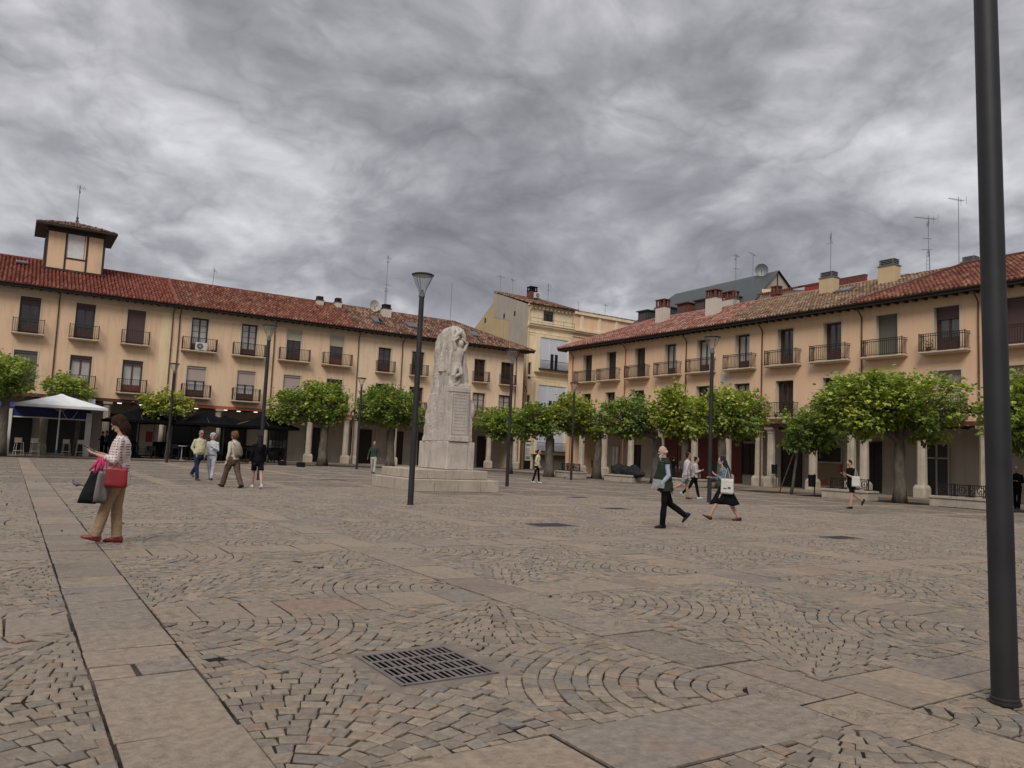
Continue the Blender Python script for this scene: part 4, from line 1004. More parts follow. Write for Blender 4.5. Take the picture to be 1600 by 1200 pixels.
def dish(label, x, y, z, r, az, m_='zinc'):
    t = thing('satellite_dish', label, 'satellite dish', (x, y, z), az)
    b = MB(); rs = []
    for k in range(6): q = r*k/5; rs.append([(max(q, .01)*cos(a), -.25*r*(1-(k/5)**2)*-1-.0, max(q, .01)*sin(a)+.9) for a in [2*pi*i/18 for i in range(18)]])
    b.rings(rs, cap=False); b.rings([[(p[0], p[1]+.02, p[2]) for p in r_] for r_ in rs][::-1], cap=False); b.build('reflector', M[m_], t, smooth=True)
    b = MB(); b.tube([(0, .1, 0), (0, .1, .9)], .03, 6); b.tube([(0, 0, .5), (0, -.5*r, .9)], .015, 5); b.sphere((0, -.5*r, .9), .05, n=6, m=4); b.build('mount', M['mast'], t)
dish('round grey satellite dish on the slate ridge', 59.5, 48.6, 19.3, .62, -.9); dish('pale round dish behind the stubby chimney of the cream house', 27.9, 67.6, 13.9, .55, .2, 'chim')

# air conditioners
def aircon(label, x, y, z, rot=0):
    t = thing('air_conditioner', label, 'air conditioner', (x, y, z), rot)
    b = MB(); b.bbox(-.42, .42, -.17, .17, .04, .64, .015); b.box(-.3, -.22, -.15, .15, 0, .04); b.box(.22, .3, -.15, .15, 0, .04); b.build('casing', M['ac'], t)
    b = MB(); b.lathe([(.24, 0), (.24, .012)], (0, 0, 0), 20); me = b.build('fan_grille', M['black'], t, (-.1, -.17, .34), (pi/2, 0, 0))
    b = MB()
    for k in range(3): b.lathe([(.08+.07*k, .013), (.08+.07*k, .02), (.065+.07*k, .02), (.065+.07*k, .013)], (0, 0, 0), 20, cap=False)
    b.lathe([(.05, .012), (.04, .03)], (0, 0, 0), 12); b.build('fan_rings', M['ac'], t, (-.1, -.17, .34), (pi/2, 0, 0))
aircon('white air conditioner on the top balcony above the yellow-green tree', 11.9, 63.03, 8.32)
aircon('air conditioner fixed to the black topped chimney of the cream house', 47.9, 69.7, 18.75)
def potplant(label, x, y, z, h=.3, r=.12, pc='brick', grp='potted plants on the balconies', lf=60):
    t = thing('potted_plant', label, 'plant', (x, y, z), 0, grp)
    b = MB(); b.lathe([(r*.7, 0), (r, r*1.6), (r*1.08, r*1.6), (r*1.08, r*1.8), (r*.8, r*1.8)], n=10); b.build('pot', M[pc], t)
    b = MB()
    for k in range(lf):
        a = R.uniform(0, 2*pi); rr_ = r*1.5*R.random()**.5; c = Vector((rr_*cos(a), rr_*sin(a), r*1.8+h*R.random())); u = Vector((R.gauss(0, 1), R.gauss(0, 1), R.gauss(0, 1))).normalized()*.04; v = u.cross(Vector((R.gauss(0, 1), R.gauss(0, 1), 1))).normalized()*.025
        b.cv = R.random(); b.add([c-u, c+v, c+u, c-v], [(0, 1, 2, 3)])
    b.build('leaves', M['leaf'], t, attr=True)
# ------------------------------------------------------------------ foliage
def leaf_mat(name, stops):
    m_ = bpy.data.materials.new(name); m_.use_nodes = True; nt = m_.node_tree; nt.nodes.clear()
    out = nt.nodes.new('ShaderNodeOutputMaterial'); d = nt.nodes.new('ShaderNodeBsdfDiffuse'); tr = nt.nodes.new('ShaderNodeBsdfTranslucent'); g = nt.nodes.new('ShaderNodeBsdfGlossy')
    g.inputs['Roughness'].default_value = .45
    a = nt.nodes.new('ShaderNodeAttribute'); a.attribute_name = 'rnd'; c = ramp(nt, a.outputs['Fac'], stops)
    nt.links.new(c, d.inputs[0]); nt.links.new(mixc(nt, .5, c, (.30, .36, .03)), tr.inputs[0])
    m1 = nt.nodes.new('ShaderNodeMixShader'); m1.inputs[0].default_value = .38; nt.links.new(d.outputs[0], m1.inputs[1]); nt.links.new(tr.outputs[0], m1.inputs[2])
    m2 = nt.nodes.new('ShaderNodeMixShader'); m2.inputs[0].default_value = .05; nt.links.new(m1.outputs[0], m2.inputs[1]); nt.links.new(g.outputs[0], m2.inputs[2])
    nt.links.new(m2.outputs[0], out.inputs[0]); return m_
M['leaf'] = leaf_mat('plane_leaves_green', [(0, (.042, .080, .016)), (.35, (.090, .160, .024)), (.7, (.175, .260, .040)), (1, (.36, .41, .08))])
M['leaf_y'] = leaf_mat('plane_leaves_yellow_green', [(0, (.090, .135, .020)), (.35, (.22, .28, .035)), (.7, (.42, .45, .055)), (1, (.62, .60, .12))])
M['leaf_m'] = leaf_mat('plane_leaves_light_green', [(0, (.055, .105, .018)), (.35, (.140, .215, .028)), (.7, (.28, .36, .045)), (1, (.52, .55, .10))])
M['leaf_d'] = leaf_mat('dark_shrub_leaves', [(0, (.012, .022, .010)), (1, (.035, .06, .02))])
M['bark'] = mat('plane_bark', (.13, .105, .08), .9, fn=mottled((.155, .13, .095), (.07, .058, .045), 5, 6, 25, .6, .02, streak=(1, 1, .45)))
LEAF = [(0, 0, 0), (.36, .16, .06), (.5, .55, .0), (.22, .62, .05), (0, 1.0, -.12), (-.22, .62, .05), (-.5, .55, .0), (-.36, .16, .06)]
def tree(label, x, y, H0, crown, leaf, n, seed, trunk_r=.26, cut=0, lean=(0, 0), group='pollarded plane trees round the square', light=.0):
    """crown: list of (dx, dy, z, rx, ry, rz) lobes about the trunk foot"""
    r = random.Random(seed); t = thing('plane_tree', label, 'tree', (x, y, 0), 0, group)
    b = MB(); zt = H0
    pts = [(lean[0]*k/5+r.uniform(-.03, .03), lean[1]*k/5+r.uniform(-.03, .03), zt*k/5) for k in range(6)]
    b.tube(pts, [trunk_r*1.35, trunk_r*1.02, trunk_r*.92, trunk_r*.86, trunk_r*.9, trunk_r*.8], 12)
    b.build('trunk', M['bark'], t, smooth=True)
    top = Vector(pts[-1]); b = MB()
    for (dx, dy, z, rx, ry, rz) in crown:
        for q in range(4):
            e = Vector((dx+r.uniform(-.7, .7)*rx, dy+r.uniform(-.7, .7)*ry, z+r.uniform(-.3, .5)*rz)); mid = top.lerp(e, .5)+Vector((0, 0, -.15))
            b.tube([top-Vector((0, 0, .15)), top.lerp(mid, .5)+Vector((0, 0, .05)), mid, e], [trunk_r*.5, trunk_r*.34, trunk_r*.22, trunk_r*.07], 6)
            for w in range(3):
                e2 = e+Vector((r.uniform(-.5, .5), r.uniform(-.5, .5), r.uniform(.1, .6))); b.tube([mid.lerp(e, .6), e2], [trunk_r*.13, .01], 4)
    b.build('limbs', M['bark'], t)
    b = MB(); tot = sum(c[3]*c[4]*c[5] for c in crown)
    for (dx, dy, z, rx, ry, rz) in crown:
        # shoots: clumps of leaves on short twigs, denser to the outside
        nc = max(6, int(n/22*rx*ry*rz/tot))
        for q in range(nc):
            u = Vector((r.gauss(0, 1), r.gauss(0, 1), r.gauss(0, 1))).normalized(); rad = r.uniform(.35, 1.0)**.45
            if u.z > 0 and r.random() < .3: rad *= r.uniform(1, 1.18)
            if u.z < -.5: rad *= .85
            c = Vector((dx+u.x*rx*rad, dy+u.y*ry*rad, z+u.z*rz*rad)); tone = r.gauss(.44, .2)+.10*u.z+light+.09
            dirn = (u+Vector((r.uniform(-.5, .5), r.uniform(-.5, .5), r.uniform(0, .8)))).normalized(); sp = r.uniform(.16, .34)
            for k in range(22):
                p = c+dirn*r.uniform(-.5, 1)*sp+Vector((r.gauss(0, 1), r.gauss(0, 1), r.gauss(0, .8)))*sp*.62
                s = r.uniform(.11, .24)
                out_ = (p-Vector((dx, dy, z-.3))).normalized()
                ax = (out_+Vector((r.gauss(0, .5), r.gauss(0, .5), r.gauss(-.35, .4)))).normalized()   # leaf points out and droops
                nn = (Vector((0, 0, 1))+out_*.6+Vector((r.gauss(0, .45), r.gauss(0, .45), 0))); sd = ax.cross(nn)
                if sd.length < .05: continue
                sd.normalize(); nn = sd.cross(ax).normalized()
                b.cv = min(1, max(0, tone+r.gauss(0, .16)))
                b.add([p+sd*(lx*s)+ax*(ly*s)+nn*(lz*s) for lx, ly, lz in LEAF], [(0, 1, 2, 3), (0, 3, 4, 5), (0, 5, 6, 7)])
    b.build('crown', M[leaf], t, attr=True); return t
def cr(w, z0, z1, offr, n, dep=None, seed=0):
    """lobes filling a crown of width w across the picture between heights z0 and z1"""
    r = random.Random(seed); L = []; h = (z1-z0)/2; zc = (z0+z1)/2; dep = dep or w*.75
    for k in range(n):
        a = (k+.5)/n-.5; u = offr+a*w*.70; f = r.uniform(-.3, .3)*dep*.5
        p = RT2*u+FW2*f; rr_ = w/n*.62+.35
        L.append((p.x, p.y, zc+r.uniform(-.22, .18)*h-abs(a)*.3*h, rr_, rr_, h*r.uniform(.72, .98)*(1-.25*abs(a))))
    for k in range(max(1, n//2)):
        u = offr+r.uniform(-.25, .25)*w; p = RT2*u+FW2*r.uniform(-.3, .3)*dep; L.append((p.x, p.y, zc+.1*h, w*.24, w*.24, h*.85))
    return L
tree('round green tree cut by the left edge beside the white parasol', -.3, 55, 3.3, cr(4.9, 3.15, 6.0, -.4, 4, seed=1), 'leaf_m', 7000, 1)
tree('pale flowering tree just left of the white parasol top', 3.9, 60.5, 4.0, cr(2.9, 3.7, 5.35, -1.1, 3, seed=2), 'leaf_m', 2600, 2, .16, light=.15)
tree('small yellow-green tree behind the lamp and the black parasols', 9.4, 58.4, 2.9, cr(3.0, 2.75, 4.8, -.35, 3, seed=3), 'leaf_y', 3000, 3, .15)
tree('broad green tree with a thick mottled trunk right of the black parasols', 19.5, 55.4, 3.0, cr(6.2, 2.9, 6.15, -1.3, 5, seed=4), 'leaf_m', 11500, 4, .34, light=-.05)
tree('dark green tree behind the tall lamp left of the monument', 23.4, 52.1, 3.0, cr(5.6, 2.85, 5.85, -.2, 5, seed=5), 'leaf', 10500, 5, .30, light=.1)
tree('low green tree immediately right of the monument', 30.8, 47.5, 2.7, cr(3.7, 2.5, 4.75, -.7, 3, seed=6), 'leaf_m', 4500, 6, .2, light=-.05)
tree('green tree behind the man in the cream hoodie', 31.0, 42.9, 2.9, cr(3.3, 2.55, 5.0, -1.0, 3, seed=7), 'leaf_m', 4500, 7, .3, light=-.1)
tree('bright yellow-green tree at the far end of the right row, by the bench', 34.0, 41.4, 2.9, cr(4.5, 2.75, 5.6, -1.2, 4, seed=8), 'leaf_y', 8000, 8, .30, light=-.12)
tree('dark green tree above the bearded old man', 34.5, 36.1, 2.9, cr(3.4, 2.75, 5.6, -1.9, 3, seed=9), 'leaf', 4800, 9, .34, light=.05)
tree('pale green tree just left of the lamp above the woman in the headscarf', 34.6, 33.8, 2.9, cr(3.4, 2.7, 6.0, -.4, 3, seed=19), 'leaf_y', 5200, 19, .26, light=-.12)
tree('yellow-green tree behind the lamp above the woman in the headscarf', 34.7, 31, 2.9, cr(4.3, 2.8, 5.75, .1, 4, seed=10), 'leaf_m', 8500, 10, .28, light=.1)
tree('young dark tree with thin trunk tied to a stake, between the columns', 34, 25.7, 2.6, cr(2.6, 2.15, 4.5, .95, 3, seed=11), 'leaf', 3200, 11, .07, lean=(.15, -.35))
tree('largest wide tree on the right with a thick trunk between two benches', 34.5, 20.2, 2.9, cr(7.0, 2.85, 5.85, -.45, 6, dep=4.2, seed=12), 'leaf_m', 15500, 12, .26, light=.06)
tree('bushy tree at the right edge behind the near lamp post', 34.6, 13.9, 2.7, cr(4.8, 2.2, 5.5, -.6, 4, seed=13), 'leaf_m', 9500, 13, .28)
b = MB(); b.tube([(33.55, 26.1, 0), (34.1, 25.35, 2.8)], .035, 8); tag(b.build('tree_stake', M['wood']), 'slanting wooden stake propping the young dark tree', 'stake')
for i, (x, y, z) in enumerate(((12.75, 63.08, 8.32), (12.95, 63.08, 8.32))): potplant(('small red pot at the right end of the balcony with the air conditioner', 'outermost small red pot right of the air conditioner')[i], x, y, z, .1, .09, 'brick', lf=14)
potplant('small pot on the balcony left of the nearest blind covered door', 41.9, 32.0, 4.55, .2, .11, lf=40)
potplant('bushy pot on the balcony of the door with the half drawn mauve blind', 41.95, 22.9, 8.0, .45, .15, lf=90)
potplant('red geranium pot on the first floor balcony with open dark door', 41.9, 32.9, 4.55, .2, .11, lf=40)
# ------------------------------------------------------------------ monument
def stone_m(name, c1, c2, dark):
    def fn(nt, b):
        p = gpos(nt)
        f = ramp(nt, noise_t(nt, p, 1.7, 7, .6), [(.35, 0.0), (.65, 1.0)]); c = mixc(nt, f, c1, c2)
        s_ = ramp(nt, noise_t(nt, vmth(nt, 'MULTIPLY', p, (3, 3, .6)), 2.4, 7, .7), [(.52, 0.0), (.68, 1.0)]); c = mixc(nt, mth(nt, 'MULTIPLY', s_, .55), c, dark)
        nt.links.new(c, b.inputs['Base Color']); add_bump(nt, b, noise_t(nt, p, 20, 6, .7), .9, .035)
    return mat(name, c1, .9, spec=.15, fn=fn)
M['mon'] = stone_m('monument_limestone', (.54, .48, .42), (.42, .37, .32), (.20, .17, .145))
M['step'] = stone_m('monument_step_stone', (.46, .40, .32), (.37, .32, .26), (.21, .175, .14))
mon = thing('stone_monument', 'pale carved stone monument with nude figure relief on stepped base, mid square', 'monument', (13.4, 24, 0))
def blocks(b, x0, x1, y0, y1, z0, z1, nx, ny, c=.02):
    r = random.Random(int(x0*10)); xs = [x0+(x1-x0)*k/nx+(r.uniform(-.12, .12) if 0 < k < nx else 0) for k in range(nx+1)]; ys = [y0+(y1-y0)*k/ny+(r.uniform(-.1, .1) if 0 < k < ny else 0) for k in range(ny+1)]
    d = .45
    for k in range(nx):
        b.bbox(xs[k]+.003, xs[k+1]-.003, y0+r.uniform(0, .012), y0+d, z0, z1+r.uniform(-.006, 0), c); b.bbox(xs[k]+.003, xs[k+1]-.003, y1-d, y1, z0, z1, c)
    for k in range(ny):
        a, e = max(ys[k]+.003, y0+d+.004), min(ys[k+1]-.003, y1-d-.004)
        if e > a: b.bbox(x0+r.uniform(0, .012), x0+d, a, e, z0, z1-.003, c); b.bbox(x1-d, x1, a, e, z0, z1-.003, c)
    b.box(x0+d+.004, x1-d-.004, y0+d+.004, y1-d-.004, z0, z1-.01)
X = 13.4; Y0 = 24
b = MB(); blocks(b, 11.65-X, 15.15-X, 0, 3.5, -.01, .42, 4, 4); b.build('step', M['step'], mon)
b = MB(); blocks(b, 11.93-X, 14.87-X, .38, 3.3, .42, .75, 5, 4); b.build('step', M['step'], mon)
b = MB(); b.bbox(13.40-X, 14.28-X, .90, 1.8, .75, 1.78, .025); b.bbox(14.285-X, 14.58-X, .93, 1.8, .75, 1.775, .02); b.bbox(13.42-X, 14.5-X, 1.805, 2.55, .75, 1.77, .025); b.bbox(13.41-X, 14.5-X, 2.555, 3.22, .75, 1.775, .025)
b.build('pedestal', M['step'] if False else M['mon'], mon)
def shaft_ring(z):
    k = (z-1.78)/(6.15-1.78)
    def lerp_t(T):
        for (a, va), (c, vc) in zip(T, T[1:]):
            if z <= c: f = (z-a)/(c-a); return va+(vc-va)*f
        return T[-1][1]
    xr = lerp_t([(1.78, 14.50), (2.6, 14.44), (3.9, 14.36), (4.6, 14.24), (5.3, 14.16), (5.8, 14.10), (6.0, 14.08), (6.2, 14.05)])
    xl = lerp_t([(1.78, 13.42), (3.0, 13.50), (4.0, 13.60), (4.8, 13.66), (5.3, 13.60), (5.6, 13.64), (5.9, 13.64), (6.2, 13.62)])      # back left
    xf = lerp_t([(1.78, 13.42), (4.0, 13.42), (5.5, 13.42), (6.0, 13.5), (6.2, 13.6)])
    yb = lerp_t([(1.78, 27.05), (3.5, 26.9), (5.2, 26.8), (5.7, 26.6), (6.0, 26.5), (6.2, 26.4)])
    yf = lerp_t([(1.78, 24.97), (3.9, 25.0), (4.0, 25.08), (6.2, 25.1)])
    return xf-X, xr-X, xl-X, yf-Y0, yb-Y0
b = MB(); rings = []; NS = 96
for q in range(74):
    z = 1.78+(6.14-1.78)*q/73; xf, xr, xl, yf, yb = shaft_ring(z)
    pts = []
    C = [(xf, yf), (xr, yf), (xr-.05, yb), (xl, yb)]
    for i in range(NS):
        e = i/NS*4; s_ = int(e); f = e-s_; a = C[s_]; c_ = C[(s_+1) % 4]; x = a[0]+(c_[0]-a[0])*f; y = a[1]+(c_[1]-a[1])*f
        ctr = Vector(((xf+xr)/2, (yf+yb)/2)); d = Vector((x, y))-ctr
        rnd = (1-.06*(1-min(1, min(f, 1-f)*8)))*(sqrt(max(.12, 1-((z-5.75)/.42)**2)) if z > 5.75 else 1); x, y = ctr.x+d.x*rnd, ctr.y+d.y*rnd
        n1 = noise.noise(Vector((x*4.2, y*4.2, z*.7)))*.13+noise.noise(Vector((x*11, y*11, z*2.0+3)))*.075+noise.noise(Vector((x*22, y*22, z*9)))*.028
        amp = 1.0 if s_ in (2, 3) else .5
        if s_ == 3 and f > .45 and z < 4.4: amp = .12
        if s_ == 0 and z < 3.9: amp = .15
        if s_ == 1: amp = .9
        if s_ == 3: n1 += .045*sin(24*f+1.2*sin(z*1.7)+2.5*noise.noise(Vector((z*.9, f*3, 0))))*(1 if z > 3.2 or f < .4 else .2)
        if s_ == 0 and z > 3.9: n1 += .035*sin(17*f+1.5*sin(z*2.1))
        u = d.normalized(); x += u.x*n1*amp; y += u.y*n1*amp
        if s_ == 3 and f < .5 and z < 3.6: x -= .05*(1-f*2)
        pts.append((x, y, z+noise.noise(Vector((x*3, y*3, 9)))*.03*(1 if q > 60 else 0)))
    rings.append(pts)
SHAFT = rings
b = MB(); b.bbox(13.47-X, 14.22-X, .86, 1.3, 1.785, 3.72, .015); b.bbox(13.44-X, 14.26-X, .83, 1.3, 3.6, 3.80, .02)
b.bbox(13.44-X, 14.25-X, .84, 1.2, 1.785, 1.98, .015)
blk = b.build('inscription_block', M['mon'], mon)
b = MB(); rr = random.Random(5)
for k in range(11):
    z = 3.36-k*.118; x = 13.60-X
    while x < 14.08-X: w = rr.uniform(.03, .10); b.box(x, min(x+w, 14.1-X), .855, .8595, z, z+.035); x += w+.03
for x in (13.52, 14.15): b.box(x-X, x+.02-X, .852, .8595, 2.05, 3.5)
b.box(13.52-X, 14.17-X, .852, .8595, 3.5, 3.52); b.box(13.52-X, 14.17-X, .852, .8595, 2.03, 2.05)
b.build('worn_inscription', mat('worn_letters', (.30, .265, .24), .9), blk)
b = MB(); rs = []
for r_, h in ((.02, .20), (.14, .21), (.24, .15), (.29, .18), (.33, .15), (.35, -.05)): rs.append([(14.40-X+h, 1.35+r_*cos(a)*1.0, 2.95+r_*1.4*sin(a)) for a in [2*pi*i/20 for i in range(20)]])
b.rings(rs); b.build('carved_palette', M['mon'], mon, smooth=True)

def caps(b, pts, rads, n=10, sub=2):
    """round ended tapering limb"""
    b.tube(pts, rads, n)
    for p, r_ in zip(pts, rads): b.sphere(p, r_*1.0, n=n, m=6)
fg = MB(); fy = 1.03; Pp = lambda x, z, dy=0: (x-X, fy+dy, z)
fg.sphere(Pp(13.83, 5.42), .105, .11, .14, 12, 8)
caps(fg, [Pp(13.82, 5.32), Pp(13.80, 5.22, .02)], [.055, .065])
fg.rings([[(Pp(cx, z, .02)[0]+w*cos(a), Pp(cx, z, .02)[1]+d*sin(a), z) for a in [2*pi*k/12 for k in range(12)]] for cx, z, w, d in ((13.80, 5.26, .12, .07), (13.79, 5.16, .21, .11), (13.78, 5.02, .20, .13), (13.77, 4.85, .155, .11), (13.77, 4.72, .145, .10), (13.75, 4.6, .165, .12), (13.74, 4.48, .17, .12))])
caps(fg, [Pp(13.61, 5.20), Pp(13.52, 5.50), Pp(13.72, 5.66)], [.075, .06, .045]); caps(fg, [Pp(13.99, 5.20), Pp(14.10, 5.45), Pp(13.86, 5.60, -.04)], [.075, .06, .045])
caps(fg, [Pp(13.67, 4.50), Pp(13.56, 4.22, -.05), Pp(13.66, 3.90)], [.11, .08, .05]); caps(fg, [Pp(13.83, 4.50), Pp(13.84, 4.30, -.12), Pp(13.60, 4.14, -.04), Pp(13.60, 3.95)], [.115, .085, .06, .05])
caps(fg, [Pp(13.66, 3.9), Pp(13.64, 3.87, -.12)], [.05, .035]); caps(fg, [Pp(13.80, 3.92, .05), Pp(13.9, 4.15, .04), Pp(14.0, 4.0, .05)], [.08, .1, .06]); caps(fg, [Pp(13.55, 5.62, .05), Pp(13.8, 5.85, .03), Pp(14.0, 5.6, .06)], [.07, .09, .06])
caps(fg, [Pp(14.02, 5.1, .08), Pp(14.05, 4.7, .08), Pp(14.08, 4.3, .08)], [.06, .08, .07]); caps(fg, [Pp(13.48, 5.1, .08), Pp(13.46, 4.7, .1), Pp(13.45, 4.3, .1)], [.05, .07, .06])
fg.rings(SHAFT); fo = fg.build('carved_shaft', M['mon'], mon, smooth=True)
md = fo.modifiers.new('fuse', 'REMESH'); md.mode = 'VOXEL'; md.voxel_size = .014; md.use_smooth_shade = True
md = fo.modifiers.new('soft', 'SMOOTH'); md.factor = .5; md.iterations = 2
tx = bpy.data.textures.new('weathering', 'CLOUDS'); tx.noise_scale = .07; tx.noise_depth = 3; md = fo.modifiers.new('weather', 'DISPLACE'); md.texture = tx; md.strength = .022

# ------------------------------------------------------------------ street lamps
def lamp_glass():
    m_ = bpy.data.materials.new('lantern_glass'); m_.use_nodes = True; nt = m_.node_tree; nt.nodes.clear(); out = nt.nodes.new('ShaderNodeOutputMaterial')
    a = nt.nodes.new('ShaderNodeBsdfTransparent'); a.inputs[0].default_value = (.93, .94, .94, 1); g = nt.nodes.new('ShaderNodeBsdfPrincipled'); g.inputs['Base Color'].default_value = (.42, .42, .42, 1); g.inputs['Roughness'].default_value = .12
    lw = nt.nodes.new('ShaderNodeLayerWeight'); lw.inputs[0].default_value = .35; mx = nt.nodes.new('ShaderNodeMixShader')
    nt.links.new(ramp(nt, lw.outputs[1], [(0, .10), (1, .6)]), mx.inputs[0]); nt.links.new(a.outputs[0], mx.inputs[1]); nt.links.new(g.outputs[0], mx.inputs[2]); nt.links.new(mx.outputs[0], out.inputs[0]); return m_
M['lglass'] = lamp_glass()
def make_lamp():
    t = thing('street_lamp', 'x', 'street lamp', (0, 0, 0), 0, 'street lamps on the square')
    b = MB(); b.lathe([(.076, 0), (.073, 2.0), (.070, 4.0), (.067, 5.44)], n=48); b.build('pole', M['pole'], t)
    b = MB(); b.lathe([(.090, 0), (.090, .012), (.083, .016), (.083, .035), (.077, .04)], n=20); b.build('base_collar', M['iron'], t)
    b = MB(); b.lathe([(.078, 5.40), (.085, 5.42), (.085, 5.47), (.06, 5.49), (.05, 5.54)], n=16); b.lathe([(.04, 5.54), (.035, 5.60)], n=10)
    for k in range(3):
        a = k*2.094+.5; b.tube([(.07*cos(a), .07*sin(a), 5.46), (.11*cos(a), .11*sin(a), 5.64), (.20*cos(a), .20*sin(a), 5.84), (.262*cos(a), .262*sin(a), 5.98)], .009, 5)
    b.build('lantern_frame', M['zinc'], t)
    b = MB(); b.lathe([(.075, 5.47), (.09, 5.54), (.135, 5.64), (.185, 5.74), (.235, 5.86), (.275, 5.975)], n=24, cap=False); b.build('lantern_glass', M['lglass'], t, smooth=True)
    b = MB(); b.lathe([(.262, 5.975), (.292, 5.98), (.295, 6.0), (.25, 6.02), (.05, 6.03)], n=24); b.build('lantern_cap', M['pole'], t)
    b = MB(); b.lathe([(.2, 5.955), (.22, 5.962)], n=20); b.build('lamp_disc', M['ac'], t)
    return t
lamp0 = make_lamp()
LEAN = 0.85        # the near post does not stand quite upright
LAMPS = [((5.30, 2.43), 'huge near lamp post at the right edge, its top out of frame'), ((8.77, 18.12), 'tall lamp post just left of the monument'), ((8.19, 30.28), 'lamp post beside the girl in black'),
         ((21.27, 19.54), 'lamp post beside the woman in the dark headscarf'), ((18.48, 28.65), 'lamp post just right of the monument'), ((19.3, 48.19), 'small far lamp post behind the man in the green shirt'),
         ((29.19, 38.02), 'small far lamp post by the bench at the far corner'), ((8.1, 50.4), 'far lamp post in front of the small yellow-green tree')]
for i, ((x, y), lab) in enumerate(LAMPS):
    o = lamp0
    if i:
        o = lamp0.copy(); COL.objects.link(o)
        for ch in [c_ for c_ in bpy.data.objects if c_.parent == lamp0]: d_ = ch.copy(); COL.objects.link(d_); d_.parent = o
    o.location = (x, y, .004); o['label'] = lab; o.rotation_euler = (0, 0, i*1.3)
    if i == 0: o.rotation_euler = Matrix.Rotation(-radians(LEAN), 3, FW2).to_euler()

# ------------------------------------------------------------------ benches
def bench(label, x, y0, y1, w=.95, back=True):
    t = thing('stone_bench', label, 'bench', (x, (y0+y1)/2, 0), 0, 'stone benches with iron backs'); L = y1-y0; b = MB()
    n = max(2, int(L/1.1))
    for k in range(n): b.bbox(-w/2+.05, w/2-.05, -L/2+.04+k*(L-.08)/n, -L/2+.036+(k+1)*(L-.08)/n, 0, .34, .012)
    for k in range(n): b.bbox(-w/2, w/2, -L/2+k*L/n, -L/2-.004+(k+1)*L/n, .342, .45, .015)
    b.build('stone_seat', M['step'], t)
    if back:
        b = MB(); l = L-.5
        for z in (.50, .93): b.box(-.02, .02, -l/2, l/2, z, z+.035)
        k = int(l/.085)
        for q in range(k+1):
            y = -l/2+l*q/k; b.box(-.01, .01, y-.01, y+.01, .53, .93)
        k = int(l/.34)
        for q in range(k):
            y = -l/2+l*(q+.5)/k
            for s_ in (-1, 1): b.tube([(0, y+s_*.02+s_*.12*sin(a), .73+.14*cos(a)*1.0) for a in [pi*u/8 for u in range(9)]], .016, 5)
            b.sphere((0, y, .73), .035, n=6, m=4)
        for q in range(4): y = -l/2+l*q/3; b.box(-.03, .03, y-.02, y+.02, .45, .99); b.box(-.3, .3, y-.015, y+.015, .45, .49)
        b.build('iron_back', M['iron'], t)
    return t
bench('stone bench with iron back behind the woman in black looking at her phone', 33.55, 20.9, 23.35)
bench('long stone bench with iron back between the widest tree and the near lamp post', 33.95, 15.95, 18.35)
bench('stone bench behind the two walking girls', 34.0, 31.8, 34.5)
bench('stone bench with a heap of black cloth on it behind the bearded old man', 32.7, 35.9, 38.6)
bench('farthest stone bench beside the small far lamp post', 32.3, 40.9, 43.4)
b = MB()
for (x, y, z, r1, r2, r3) in ((0, -.9, .2, .3, .5, .45), (0, -.2, .25, .3, .45, .33), (0, .6, .22, .3, .5, .46), (-.1, -1.5, .1, .3, .4, .2)): b.sphere((x, y, z), r1, r2, r3, 12, 8)
t = b.build('cloth_heap', mat('black_cloth', (.015, .015, .018), .9, fn=mottled((.018, .018, .02), (.01, .01, .012), 6, bscale=8, bstr=.9, bdist=.08)), None, (32.6, 37.0, .45), smooth=True)
md = t.modifiers.new('fuse', 'REMESH'); md.mode = 'VOXEL'; md.voxel_size = .05; tx = bpy.data.textures.new('folds', 'CLOUDS'); tx.noise_scale = .25; md = t.modifiers.new('fold', 'DISPLACE'); md.texture = tx; md.strength = .18
tag(t, 'heap of black cloth lying on the stone bench behind the old man', 'cloth')

